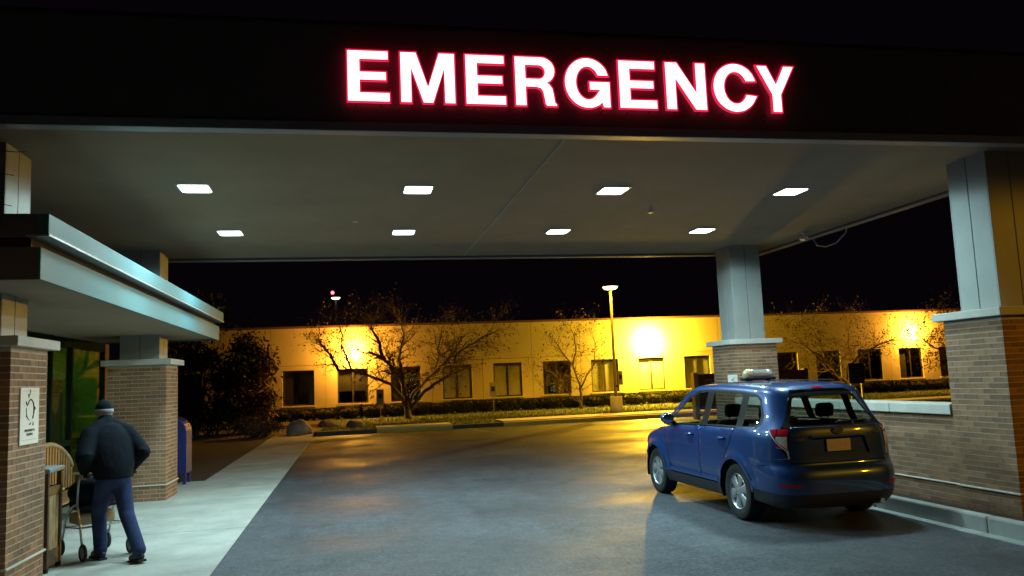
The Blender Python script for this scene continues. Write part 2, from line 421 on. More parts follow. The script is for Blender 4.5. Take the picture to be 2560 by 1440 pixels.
# --- far kerb: dark stretches, and yellow ones with pale slabs behind
fk = empty('far_kerb', (8, 32.1, 0)); fk['kind'] = 'structure'
segs = [(-1.36, 0.92, 'd'), (0.92, 3.9, 'c'), (3.9, 5.9, 'd')]
x = 5.9
while x < 40: segs.append((x, x+3.0, 'c')); x += 3.0
for x0, x1, t in segs:
    if t == 'd':
        box('kerb_stone', x0+.01, x1-.01, 32.0, 32.24, -0.1, 0.15, 'kerb_dark', fk, bevel=0.02)
    else:
        box('kerb_stone', x0+.01, x1-.01, 32.0, 32.24, -0.1, 0.155, 'kerb_yellow', fk, bevel=0.02)
        box('verge_slab', x0+.01, x1-.01, 32.246, 33.6 if x0 < 3 else 34.05, -0.1, 0.196, 'cast_stone', fk, bevel=0.008)
# --- faint parking bay lines at the far side
for i, x0 in enumerate((2.2, 5.0, 7.8, 10.6, 13.4, 16.2)):
    o = MB().add([(x0, 27.0, .004), (x0+.1, 27.0, .004), (x0-.5, 31.8, .004), (x0-.6, 31.8, .004)], [(0, 1, 2, 3)]).build('parking_line', 'paint_line', fix=False)
    tag(o, kind='structure')

# =================================================================== BRICKWORK
_BM = {}
def brick_mesh(dx, dy, dz):
    key = (round(dx, 3), round(dy, 3), round(dz, 3))
    if key not in _BM:
        me = MB().box(-dx/2, dx/2, -dy/2, dy/2, -dz/2, dz/2).mesh('brick'); me.materials.append(MATS['brick']); _BM[key] = me
    return _BM[key]
def place_bricks(lst, parent, limit=290):
    """lst of boxes (x0,x1,y0,y1,z0,z1); the ones nearest the camera become objects, the rest one part"""
    def dist(b):
        c = Vector(((b[0]+b[1])/2, (b[2]+b[3])/2, (b[4]+b[5])/2)); return (c-CAM).length
    lst = sorted(lst, key=dist)
    for b in lst[:limit]:
        o = bpy.data.objects.new('brick', brick_mesh(b[1]-b[0], b[3]-b[2], b[5]-b[4])); COL.objects.link(o)
        o.location = ((b[0]+b[1])/2+random.uniform(-.0008, .0008), (b[2]+b[3])/2+random.uniform(-.0008, .0008), (b[4]+b[5])/2)
        setparent(o, parent)
    rest = lst[limit:]
    if rest:
        mb = MB()
        for b in rest: mb.box(*b)
        tag(mb.build('remaining_brickwork', 'brick', parent, fix=False), kind='stuff')
BH, JH, BL, JB, BD = 0.0568, 0.0115, 0.196, 0.0085, 0.092
def row_edges(a0, a1, off):
    """brick intervals along [a0,a1] with the first brick of length off"""
    out = []; a = a0; first = True
    while a < a1-0.02:
        l = off if first else BL; first = False
        e = min(a+l, a1)
        if a1-e < 0.05: e = a1
        out.append((a, e)); a = e+JB
    return out
def pier_bricks(x0, x1, y0, y1, z0, z1, skip=None):
    L = []; z = z0; k = 0
    while z < z1-0.03:
        zt = min(z+BH, z1)
        if k % 2 == 0:
            xs, ys = (x0, x1), (y0+BD+JB, y1-BD-JB)
        else:
            xs, ys = (x0+BD+JB, x1-BD-JB), (y0, y1)
        for a, b in row_edges(xs[0], xs[1], BL):
            L.append((a, b, y0, y0+BD, z, zt)); L.append((a, b, y1-BD, y1, z, zt))
        for a, b in row_edges(ys[0], ys[1], BL):
            L.append((x0, x0+BD, a, b, z, zt)); L.append((x1-BD, x1, a, b, z, zt))
        z += BH+JH; k += 1
    return L
PW = 0.965
def column(x0, y0, label, vis, zvis=0.0, top=4.43):
    x1, y1 = x0+PW, y0+PW
    root = empty('canopy_column', ((x0+x1)/2, (y0+y1)/2, 0), label, 'column', 'brick columns carrying the canopy')
    pier = box('brick_pier', x0+.003, x1-.003, y0+.003, y1-.003, 0.0, 2.36, 'mortar', root)
    ok = []; rest = []
    for b in pier_bricks(x0, x1, y0, y1, 0.0, 2.35):
        onface = ('x1' in vis and b[1] > x1-.001) or ('x0' in vis and b[0] < x0+.001) or ('y0' in vis and b[2] < y0+.001)
        (ok if onface and b[4] > zvis else rest).append(b)
    ok.sort(key=lambda b: (Vector(((b[0]+b[1])/2, (b[2]+b[3])/2, (b[4]+b[5])/2))-CAM).length)
    place_bricks(ok[:290], pier)
    mb = MB()
    for b in ok[290:]+rest: mb.box(*b)
    tag(mb.build('remaining_brickwork', 'brick', pier, fix=False), kind='stuff')
    # water-table ledge near the ground
    box('plinth_ledge', x0-.022, x1+.022, y0-.022, y1+.022, 0.262, 0.284, 'cast_stone', root, bevel=0.006)
    box('cap_stone', x0-.095, x1+.095, y0-.095, y1+.095, 2.361, 2.462, 'cast_stone', root, bevel=0.010)
    s = (PW-.66)/2; a0, a1, b0, b1 = x0+s, x1-s, y0+s, y1-s
    sh = box('shaft', a0+.02, a1-.02, b0+.02, b1-.02, 2.463, top, 'dark_metal', root)
    xm, ym = (a0+a1)/2, (b0+b1)/2; g = .006
    for (p, q) in ((a0, xm-g), (xm+g, a1)):
        box('cladding_panel', p, q, b0, b0+.019, 2.464, top, 'column_panel', sh, bevel=0.004)
        box('cladding_panel', p, q, b1-.019, b1, 2.464, top, 'column_panel', sh, bevel=0.004)
    for (p, q) in ((b0+.0195, ym-g), (ym+g, b1-.0195)):
        box('cladding_panel', a0, a0+.019, p, q, 2.464, top, 'column_panel', sh, bevel=0.004)
        box('cladding_panel', a1-.019, a1, p, q, 2.464, top, 'column_panel', sh, bevel=0.004)
    return root
C1 = column(-4.165, 8.57, 'nearest left brick column with the white plaque, rising through the entrance roof', ('x1', 'y0'))
C2 = column(-4.165, 15.28, 'far left brick column behind the walking person, beside the blue mailbox', ('y0', 'x1'))
C3 = column(7.60, 8.29, 'nearest right brick column at the photo edge, at the near end of the low wall', ('x0', 'y0'))
C4 = column(7.62, 15.28, 'far right brick column standing behind the blue car roof', ('y0', 'x0'), zvis=1.1)

# low brick wall between the right columns
wall = empty('low_brick_wall', (7.78, 12.2, 0), 'low brick wall with pale coping along the kerb beside the blue car', 'wall')
wx0, wx1, wy0, wy1 = 7.635, 7.94, 9.262, 15.272
core = box('mortar_core', wx0+.003, wx1-.003, wy0, wy1, 0.0, 1.155, 'mortar', wall)
WL = []; z = 0.0; k = 0
while z < 1.12:
    for a, b in row_edges(wy0, wy1, BL if k % 2 == 0 else BL/2):
        WL.append((wx0, wx0+BD, a, b, z, min(z+BH, 1.154))); WL.append((wx1-BD, wx1, a, b, z, min(z+BH, 1.154)))
    z += BH+JH; k += 1
front = [b for b in WL if b[0] < wx0+.01 and b[2] < 14.4]; back = [b for b in WL if b not in front]
front.sort(key=lambda b: (b[4] < 0.8 and b[2] > 11.3, b[2]))
place_bricks(front[:290], wall)
mb = MB()
for b in front[290:]+back: mb.box(*b)
tag(mb.build('remaining_brickwork', 'brick', wall, fix=False), kind='stuff')
box('plinth_ledge', wx0-.022, wx1+.022, wy0+.03, wy1-.03, 0.263, 0.282, 'cast_stone', wall, bevel=.006)
y = wy0+.002
while y < wy1-.05:
    y1 = min(y+1.22, wy1); box('coping_stone', wx0-.06, wx1+.06, y, y1-.008, 1.156, 1.292, 'cast_stone', wall, bevel=.012); y = y1

# =================================================================== MAIN CANOPY
CZ = 4.42
cx0, cx1, cy0, cy1 = -6.6, 9.02, 7.96, 16.46
can = empty('entrance_canopy', (2, 12, CZ), 'large dark flat canopy roof over the driveway carrying the red sign', 'canopy')
for a, b in ((cx0+.1, 2.325), (2.337, cx1-.1)):
    box('soffit_panel', a, b, cy0+.12, cy1-.1, CZ, CZ+.06, 'soffit', can, bevel=.002)
box('seam_strip', 2.323, 2.339, cy0+.14, cy1-.12, CZ-.003, CZ-.0005, 'cast_stone', can)
box('roof_deck', cx0+.05, cx1-.05, cy0+.05, cy1-.05, CZ+.061, 5.36, 'roof_dark', can)
box('front_fascia', cx0, cx1, cy0, cy0+.118, CZ-.04, 5.46, 'fascia_dark', can, bevel=.006)
box('back_fascia', cx0, cx1, cy1-.098, cy1, CZ-.04, 5.46, 'fascia_dark', can, bevel=.006)
box('side_fascia', cx1-.099, cx1, cy0+.119, cy1-.099, CZ-.04, 5.46, 'fascia_dark', can, bevel=.006)
box('side_fascia', cx0, cx0+.099, cy0+.119, cy1-.099, CZ-.04, 5.46, 'fascia_dark', can, bevel=.006)
box('front_drip_trim', cx0, cx1, cy0-.018, cy0-.001, CZ-.055, CZ+.035, 'metal_trim', can, bevel=.003)
box('lip_trim', cx0, cx1, cy0, cy0+.135, CZ-.056, CZ-.041, 'metal_trim', can, bevel=.003)
box('back_drip_trim', cx0, cx1, cy1+.001, cy1+.02, CZ-.06, CZ+.02, 'metal_trim', can, bevel=.003)
box('back_lip_trim', cx0, cx1, cy1-.11, cy1, CZ-.056, CZ-.041, 'metal_trim', can, bevel=.003)
box('side_drip_trim', cx1+.001, cx1+.02, cy0, cy1, CZ-.06, CZ+.02, 'metal_trim', can, bevel=.003)
box('side_lip_trim', cx1-.11, cx1, cy0+.14, cy1-.115, CZ-.056, CZ-.041, 'metal_trim', can, bevel=.003)
box('top_coping', cx0-.02, cx1+.02, cy0-.02, cy1+.02, 5.462, 5.50, 'dark_metal', can, bevel=.004)

# ceiling lights (eight recessed panels)
def ceiling_light(label):
    r = empty('ceiling_light', (0, 0, 0), label, 'ceiling light', 'square light panels in the canopy ceiling')
    f = MB(); ox, ix, oy, iy = .205, .180, .225, .200
    for a in ((-ox, ox, -oy, -iy), (-ox, ox, iy, oy), (-ox, -ix, -iy, iy), (ix, ox, -iy, iy)): f.box(*a, -.006, 0)
    f.build('frame', 'metal_trim', r, world=False, bevel=.003)
    def rr(hx, hy, c): return [(sx_*(hx-c)+c*cos(t), sy_*(hy-c)+c*sin(t)) for sx_, sy_, t0 in ((1, 1, 0), (-1, 1, 90), (-1, -1, 180), (1, -1, 270)) for t in [radians(t0+q) for q in (0, 30, 60, 90)]]
    MB().prism(rr(.179, .199, .05), -.008, -.001).build('diffuser', 'led_panel', r, world=False)
    return r
LXS = (-1.90, 0.925, 3.65, 6.39); LYS = (10.63, 13.71)
ordn = ('leftmost', 'second from left', 'third from left', 'rightmost')
for j, ly in enumerate(LYS):
    for i, lx in enumerate(LXS):
        l = ceiling_light('%s bright square panel light in the %s row of the canopy ceiling' % (ordn[i], 'front' if j == 0 else 'back'))
        l.location = (lx, ly, CZ-.001)
        ld = bpy.data.lights.new('panel_light', 'SPOT'); ld.energy = LED_W; ld.color = LED; ld.shadow_soft_size = .17; ld.spot_size = radians(166); ld.spot_blend = .10
        lo = bpy.data.objects.new('panel_light', ld); COL.objects.link(lo); lo.location = (lx, ly, CZ-.03); setparent(lo, l)
        area_light('panel_area_light', (lx, ly, CZ-.02), .36, 66.0, LED, l, spread=170)
for (px, py, lb) in ((888, 553, 'left'), (1627, 530, 'right')):
    p = atZ(px, py, CZ)
    s = empty('sprinkler_head', (p.x, p.y, CZ), 'tiny pale sprinkler head on the canopy ceiling, %s of the ceiling seam' % lb, 'sprinkler', 'ceiling sprinklers')
    MB().lathe([(.05, 0), (.05, -.006), (.02, -.012)], 14, Matrix.Translation((p.x, p.y, CZ))).build('escutcheon', 'sign_white', s)
    MB().lathe([(.014, -.010), (.012, -.014), (.022, -.016), (.022, -.019)], 12, Matrix.Translation((p.x, p.y, CZ))).build('nozzle', 'silver', s)
# loose cable and bracket at the right canopy edge
cb = [(9.03, 13.2, 4.40), (9.045, 13.3, 4.28), (9.05, 13.6, 4.16), (9.05, 13.95, 4.14), (9.045, 14.25, 4.22), (9.03, 14.35, 4.38), (8.9, 14.4, 4.40), (8.7, 14.2, 4.41)]
tag(MB().tube(cb, .014, 8).build('loose_cable', 'cable_grey', smooth=True), 'pale loose cable looping below the right canopy edge', 'cable')
cam_r = empty('ceiling_camera', (8.55, 13.9, CZ), 'small pale camera bracket on the canopy ceiling beside the loose cable', 'camera')
MB().box(8.50, 8.60, 13.85, 13.95, CZ-.03, CZ-.001).build('mount', 'sign_white', cam_r, bevel=.004)
MB().tube([(8.55, 13.9, CZ-.03), (8.55, 13.88, CZ-.10)], .012, 8).build('arm', 'sign_white', cam_r)
MB().tube([(8.55, 13.98, CZ-.11), (8.50, 13.72, CZ-.16)], [.04, .045], 12).build('housing', 'sign_white', cam_r, smooth='auto')

# =================================================================== EMERGENCY SIGN
def arc(cx, cy, rx, ry, a0, a1, n):
    return [(cx+rx*cos(radians(a0+(a1-a0)*i/n)), cy+ry*sin(radians(a0+(a1-a0)*i/n))) for i in range(n+1)]
def glyph(ch):
    t = .205  # stroke in unit height
    if ch == 'E':
        w = .80; return w, [[(0, 0), (w, 0), (w, .175), (.235, .175), (.235, .42), (w-.06, .42), (w-.06, .585), (.235, .585), (.235, .83), (w-.02, .83), (w-.02, 1), (0, 1)]]
    if ch == 'M':
        w = 1.06; return w, [[(0, 0), (.205, 0), (.205, .70), (.435, 0), (.625, 0), (.855, .70), (.855, 0), (w, 0), (w, 1), (.755, 1), (.53, .31), (.305, 1), (0, 1)]]
    if ch == 'N':
        w = .86; return w, [[(0, 0), (.21, 0), (.21, .66), (.62, 0), (w, 0), (w, 1), (.65, 1), (.65, .36), (.25, 1), (0, 1)]]
    if ch == 'Y':
        w = .88; return w, [[(.335, 0), (.545, 0), (.545, .38), (w, 1), (.645, 1), (.44, .60), (.235, 1), (0, 1), (.335, .38)]]
    if ch == 'R':
        w = .86
        o = [(0, 0), (.22, 0), (.22, .385), (.44, .385)]
        o += [(.53, .36), (.575, .29), (.60, .16), (.615, .05), (.65, 0), (w, 0), (w, .03), (.82, .07), (.80, .22), (.775, .36), (.71, .45), (.66, .475)]
        o += arc(.55, .725, .285, .275, -52, 90, 14)
        o += [(0, 1)]
        h = [(.22, .555), (.22, .83), (.50, .83)]+arc(.50, .6925, .125, .1375, 90, -90, 10)[1:]
        return w, [o, h]
    if ch == 'C':
        w = .94
        o = arc(.47, .5, .47, .52, 40, 320, 34)
        o = [(.915, .655)]+arc(.47, .5, .47, .52, 28, 332, 36)[1:-1]+[(.925, .33)]
        i = [(.70, .355)]+arc(.475, .5, .245, .34, -38, -322, 30)+[(.70, .645)]
        return w, [o+i]
    if ch == 'G':
        w = .97
        o = [(.925, .66), ]+arc(.48, .5, .48, .52, 26, 300, 34)[1:]
        o += [(.775, .10), (.80, 0), (w-.02, 0), (w-.02, .53), (.52, .53), (.52, .36), (.735, .36)]
        i = arc(.485, .5, .245, .34, -42, -318, 28)+[(.70, .66)]
        return w, [o+i]
def sarea(p): return .5*sum(p[i][0]*p[(i+1) % len(p)][1]-p[(i+1) % len(p)][0]*p[i][1] for i in range(len(p)))
def offset_poly(p, d):
    n = len(p); out = []; s = 1 if sarea(p) > 0 else -1
    for i in range(n):
        a, b, c = Vector(p[i-1]), Vector(p[i]), Vector(p[(i+1) % n])
        e1 = (b-a); e2 = (c-b)
        if e1.length < 1e-9 or e2.length < 1e-9: out.append(p[i]); continue
        e1.normalize(); e2.normalize()
        n1 = Vector((e1.y, -e1.x)); n2 = Vector((e2.y, -e2.x)); mm = n1+n2
        if mm.length < .3: mm = n1
        mm.normalize(); k = max(.55, mm.dot(n1)); q = b+mm*(d*s/k); out.append((q.x, q.y))
    return out
def inpoly(px, py, poly):
    px = np.asarray(px); py = np.asarray(py); r = np.zeros(px.shape, bool); n = len(poly); j = n-1
    for i in range(n):
        xi, yi = poly[i]; xj, yj = poly[j]
        if yi != yj:
            c = ((yi > py) != (yj > py)) & (px < (xj-xi)*(py-yi)/(yj-yi)+xi); r ^= c
        j = i
    return r
def densify(poly, h):
    out = []
    for i in range(len(poly)):
        a, b = poly[i], poly[(i+1) % len(poly)]; n = max(1, int(math.ceil(math.hypot(b[0]-a[0], b[1]-a[1])/h)))
        out += [(a[0]+(b[0]-a[0])*k/n, a[1]+(b[1]-a[1])*k/n) for k in range(n)]
    return out
def cdt(outer, holes=(), h=None):
    loops = [outer]+list(holes)
    if h: loops = [densify(l, h) for l in loops]
    pts = []; ed = []
    for l in loops:
        b = len(pts); pts += l; ed += [(b+i, b+(i+1) % len(l)) for i in range(len(l))]
    if h:
        A = np.array(outer); xs = np.arange(A[:, 0].min()+h/2, A[:, 0].max(), h); ys = np.arange(A[:, 1].min()+h/2, A[:, 1].max(), h)
        X, Y = np.meshgrid(xs, ys); X = X.copy(); X[1::2] += h/2; X = X.ravel(); Y = Y.ravel()
        k = inpoly(X, Y, outer)
        for q in holes: k &= ~inpoly(X, Y, q)
        B = np.array(pts)
        X, Y = X[k], Y[k]
        if len(X):
            d = np.min((X[:, None]-B[None, :, 0])**2+(Y[:, None]-B[None, :, 1])**2, axis=1)
            k = d > (h*.55)**2; pts = pts+list(zip(X[k], Y[k]))
    r = delaunay_2d_cdt([Vector(p) for p in pts], ed, [], 0, 1e-7)
    V = [(v.x, v.y) for v in r[0]]; F = []
    T = np.array([f for f in r[2] if len(f) == 3]); VA = np.array(V)
    c = VA[T].mean(axis=1); k = inpoly(c[:, 0], c[:, 1], outer)
    for q in holes: k &= ~inpoly(c[:, 0], c[:, 1], q)
    F = []
    for t in T[k]:
        a, b, cc = VA[t]
        ar = (b[0]-a[0])*(cc[1]-a[1])-(b[1]-a[1])*(cc[0]-a[0])
        if abs(ar) < 1e-10: continue
        F.append(tuple(t) if ar > 0 else (t[0], t[2], t[1]))
    return V, F
sign = empty('emergency_sign', (2.45, cy0, 4.64), 'glowing red and white channel letters reading EMERGENCY on the canopy fascia', 'sign')
SPANS = [(0.018, 0.431), (0.543, 1.093), (1.205, 1.619), (1.722, 2.160), (2.253, 2.755), (2.850, 3.268), (3.378, 3.839), (3.927, 4.445), (4.450, 4.899)]
SZ0, SH = 4.655, 0.525
for ch, (xa, xb) in zip('EMERGENCY', SPANS):
    w, polys = glyph(ch); sx = (xb-xa)/w
    P = [[(xa+a*sx, SZ0+b*SH) for a, b in q] for q in polys]
    letter = empty('letter', (xa, cy0, SZ0)); setparent(letter, sign); letter['label'] = 'glowing letter %s' % ch
    letter.location = (xa, cy0, SZ0)
    yb, yf = cy0-.0005, cy0-.060
    IN = [offset_poly(q, -.004 if i == 0 else .004) for i, q in enumerate(P)]
    OUT = [offset_poly(q, .012 if i == 0 else -.012) for i, q in enumerate(P)]
    V, F = cdt(IN[0], IN[1:])
    MB().add([(a, yf-.004, b) for a, b in V], F).build('face', 'sign_face', letter, fix=False)
    tr = MB(); rt = MB()
    for q, o in zip(IN, OUT):
        n = len(q)
        tr.add([(a, yf-.005, b) for a, b in q]+[(a, yf-.005, b) for a, b in o]+[(a, yf+.02, b) for a, b in o],
               [(i, (i+1) % n, n+(i+1) % n, n+i) for i in range(n)]+[(n+i, n+(i+1) % n, 2*n+(i+1) % n, 2*n+i) for i in range(n)])
        rt.add([(a, yf-.003, b) for a, b in q]+[(a, yb, b) for a, b in q], [(i, (i+1) % n, n+(i+1) % n, n+i) for i in range(n)])
    tr.build('halo_rim', 'sign_halo', letter, fix=False)  # glowing red rim stands in for the halo round the letter
    rt.build('return', 'sign_return', letter, fix=False)  # sides made to glow red, lifting the shade below the letters
    st = MB()
    for fx in (.2, .8): st.tube([(xa+(xb-xa)*fx, cy0+.002, SZ0-.03), (xa+(xb-xa)*fx, yf+.01, SZ0-.03)], .006, 6)
    st.build('stud', 'dark_metal', letter)

# =================================================================== ENTRANCE ROOF (left)
er = empty('entrance_roof', (-4, 12, 2.9), 'low flat metal-edged entrance roof on the left passing round the brick columns', 'roof')
ey0, ey1, ex = 7.53, 17.18, -2.60
box('lower_fascia', ex-.03, ex, ey0, ey1, 2.868, 3.15, 'fascia_metal', er, bevel=.004)
box('lower_end_fascia', -9, ex-.031, ey0, ey0+.03, 2.868, 3.15, 'fascia_dark', er)  # near end in a darker material to look unlit
box('far_end_fascia', -9, ex-.031, ey1-.03, ey1, 2.868, 3.15, 'fascia_metal', er)
box('upper_fascia', ex-.02, ex+.075, ey0-.05, ey1+.05, 3.252, 3.43, 'fascia_metal', er, bevel=.004)
box('upper_end_fascia', -9, ex-.021, ey0-.05, ey0-.02, 3.232, 3.43, 'fascia_dark', er)  # same darker material for the unlit near end
box('upper_far_fascia', -9, ex-.021, ey1+.02, ey1+.05, 3.232, 3.43, 'fascia_metal', er)
box('drip_edge', ex-.10, ex+.083, ey0-.058, ey1+.058, 3.232, 3.251, 'metal_trim', er, bevel=.003)
box('recess_band', -9, ex-.09, ey0+.031, ey1-.031, 3.0, 3.231, 'roof_dark', er)  # dark colour paints in the shadow under the upper fascia
for a, b in ((ey0+.035, 10.4), (10.41, 13.8), (13.81, ey1-.035)):
    box('soffit_panel', -9, ex-.035, a, b, 2.90, 2.96, 'soffit', er)
box('roof_deck', -9, ex-.025, ey0-.015, ey1+.015, 3.24, 3.40, 'roof_dark', er)

# =================================================================== GLAZED ENTRANCE BUILDING (left)
eb = empty('entrance_building', (-7, 13.5, 0), 'green-tinted glazed entrance front behind the left brick columns', 'building')
fx = -4.86
for yy in (9.0, 11.2, 13.15, 14.55, 15.55, 17.45):
    box('mullion', fx-.05, fx+.05, yy-.035, yy+.035, 0.0, 2.885, 'frame_green', eb, bevel=.004)
for zz, hh in ((0.0, .12), (1.02, .10), (2.72, .16)):
    for a, b in ((9.035, 11.165), (11.235, 13.115), (13.185, 14.515), (14.585, 15.515), (15.585, 17.415)):
        box('transom', fx-.045, fx+.045, a, b, zz+.001, zz+hh, 'frame_green', eb, bevel=.004)
for a, b in ((9.035, 11.165), (11.235, 13.115), (13.185, 14.515), (14.585, 15.515), (15.585, 17.415)):
    for z0, z1 in ((.122, 1.018), (1.122, 2.718)):
        MB().box(fx-.006, fx+.006, a, b, z0, z1).build('glass_pane', 'facade_glass', eb)
box('end_wall', -10.5, fx+.03, 17.49, 17.8, 0, 2.89, 'brick', eb)
box('side_wall', -10.5, fx-.06, 8.5, 8.93, 0, 2.89, 'brick', eb)
box('inner_floor', -10.5, fx-.06, 8.94, 17.48, -.05, .012, 'inner_floor', eb)
box('inner_wall', -8.6, -8.45, 8.94, 17.48, .013, 2.89, 'inner_wall', eb)
box('inner_partition', -8.44, -6.4, 16.6, 16.7, .013, 2.2, 'inner_wall', eb)
box('inner_end_lining', -8.44, fx-.06, 17.40, 17.48, .013, 2.89, 'inner_wall', eb)
box('inner_panel', -5.62, -5.42, 16.9, 16.95, .9, 2.2, 'inner_orange', eb)
box('inner_door', -5.95, -5.70, 17.30, 17.39, .02, 2.1, 'wood_dark', eb)
box('inner_counter', -7.0, -6.3, 12.0, 14.6, .013, 1.0, 'wood_dark', eb)
for yy in (12.2, 15.2):
    box('light_tube', -6.6, -5.4, yy, yy+.12, 2.80, 2.85, 'inner_tube', eb)

# =================================================================== FAR BUILDING
WYF = 41.0
fb = empty('yellow_building', (15, WYF, 0), 'long low tan building across the lot lit yellow by wall lamps', 'building')
SP = 2.605; WX0 = -3.28; WW = 1.50; WZ0, WZ1 = 0.97, 2.69; TOPZ = 4.86
def full_wall(k0, k1):
    for k in range(k0, k1):
        xl = WX0+SP*k; pj0 = xl-(SP-WW)/2; pj1 = pj0+SP; g = .008
        box('upper_panel', pj0+g, pj1-g, WYF, WYF+.22, 2.93, TOPZ-.12, 'stucco', fb)
        mb = MB(); D = .22
        mb.box(pj0+g, xl, WYF, WYF+D, 0.05, 2.915).box(xl+WW, pj1-g, WYF, WYF+D, 0.05, 2.915)
        mb.box(xl, xl+WW, WYF, WYF+D, 0.05, WZ0).box(xl, xl+WW, WYF, WYF+D, WZ1, 2.915)
        mb.build('lower_panel', 'stucco', fb, fix=False)
        window(k, xl)
def window(k, xl):
    y0 = WYF+.085
    fr = MB(); t = .07
    fr.box(xl, xl+t, y0, y0+.06, WZ0, WZ1).box(xl+WW-t, xl+WW, y0, y0+.06, WZ0, WZ1)
    fr.box(xl+t, xl+WW-t, y0, y0+.06, WZ0, WZ0+t).box(xl+t, xl+WW-t, y0, y0+.06, WZ1-.13, WZ1)
    f = fr.build('window', 'window_frame', fb, fix=False)
    xm = xl+WW/2
    if k not in (0,): box('mullion', xm-.035, xm+.035, y0-.005, y0+.055, WZ0+t, WZ1-.13, 'window_frame', f)
    for a, b in ((xl+t, xm-.036), (xm+.036, xl+WW-t)):
        MB().box(a, b, y0+.025, y0+.033, WZ0+t, WZ1-.13).build('pane', 'pane_glass', f)
    box('sill', xl-.06, xl+WW+.06, WYF-.05, WYF+.084, WZ0-.07, WZ0-.002, 'stucco', f, bevel=.006)
    full = (3, 4, 6, 7, 8, 9)
    if k in full:
        for a, b in ((xl+t, xm-.04), (xm+.04, xl+WW-t)):
            box('blind', a, b, y0+.075, y0+.09, WZ0+t, WZ1-.13, 'blind', f)
    elif k == 1:
        box('blind', xl+t, xl+WW-t, y0+.075, y0+.09, WZ0+.62, WZ1-.13, 'room_dark', f)
    elif k == 5:
        box('blind', xm+.1, xm+.36, y0+.12, y0+.135, WZ0+t, WZ0+.75, 'blind', f)
    else:
        box('blind', xl+t, xl+t+.45, y0+.10, y0+.115, WZ0+t, WZ1-.13, 'room_dark', f)
full_wall(-2, 18)
x_end0 = WX0+SP*-2-(SP-WW)/2; x_end1 = WX0+SP*18-(SP-WW)/2
box('room_back', x_end0, x_end1, WYF+1.5, WYF+1.6, 0, TOPZ-.13, 'room_dark', fb)
box('room_floor', x_end0, x_end1, WYF+.23, WYF+1.49, 0.0, .3, 'room_dark', fb)
box('ceiling_slab', x_end0, x_end1, WYF+.225, WYF+9, 2.95, 3.1, 'room_dark', fb)
box('end_wall', x_end0-.2, x_end0-.002, WYF, WYF+9, 0, TOPZ-.13, 'stucco', fb)
box('parapet_cap', x_end0-.25, x_end1, WYF-.06, WYF+.3, TOPZ-.118, TOPZ, 'sign_brown', fb, bevel=.01)
box('roof', x_end0, x_end1, WYF+.31, WYF+9, TOPZ-.3, TOPZ-.1, 'roof_dark', fb)
# little lights on an indoor tree seen through three windows
for k, n in ((2, 26), (4, 9), (5, 11)):
    mb = MB(); xl = WX0+SP*k; r_ = random.Random(k)
    for i in range(n):
        x = xl+.2+1.1*r_.random() if k == 2 else xl+(1.22 if k == 4 else .45)+.2*r_.random()
        z = WZ0+.1+(1.3 if k == 2 else .5)*r_.random()
        mb.ell((x, WYF+.55 if k == 2 else WYF+.21, z), (.012, .012, .012), 6, 4)
    mb.build('string_light', 'tree_bulb', fb, fix=False)
MB().ell((WX0+SP*8+.13, WYF+.185, 1.98), (.02, .01, .02), 8, 6).build('green_indicator', 'green_led', fb)

def wall_pack(x, z, watts, label, col=None, off=.38):
    r = empty('wall_lamp', (x, WYF, z), label, 'wall lamp', 'sodium lamps on the yellow building')
    box('backplate', x-.10, x+.10, WYF-.03, WYF-.001, z-.19, z+.01, 'stucco', r, bevel=.01)
    MB().box(x-.12, x+.12, WYF-.06, WYF-.031, z-.20, z+.02).build('housing', 'stucco', r, bevel=.01)
    MB().ell((x, WYF-.11, z-.09), (.15, .10, .13), 18, 12).build('lens', 'sodium_glass', r, smooth=True)
    ld = bpy.data.lights.new('sodium_lamp', 'POINT'); ld.energy = watts; ld.color = col or SODIUM_PACK; ld.shadow_soft_size = .14
    o = bpy.data.objects.new('sodium_lamp', ld); COL.objects.link(o); o.location = (x, WYF-off, z-.14); setparent(o, r)
    return r
wall_pack(0.16, 3.67, PACK_W*.72, 'glowing wall lamp on the left part of the yellow building behind the spreading tree')
wall_pack(15.58, 3.62, PACK_W*3.1, 'brightest wall lamp beside the lamp post on the yellow building', SODIUM_PALE, .45)
wall_pack(31.45, 3.70, PACK_W*.66, 'orange glowing wall lamp at the far right above the low wall')

# gas pipe at the building foot
tag(MB().tube([(-.72, 40.9, .98), (-.72, 40.72, .98), (.42, 40.72, .95), (.42, 40.72, .3)], .025, 8).build('utility_pipe', 'pole_paint', smooth='auto'),
    'thin bent utility pipe between the two leftmost far windows', 'pipe')

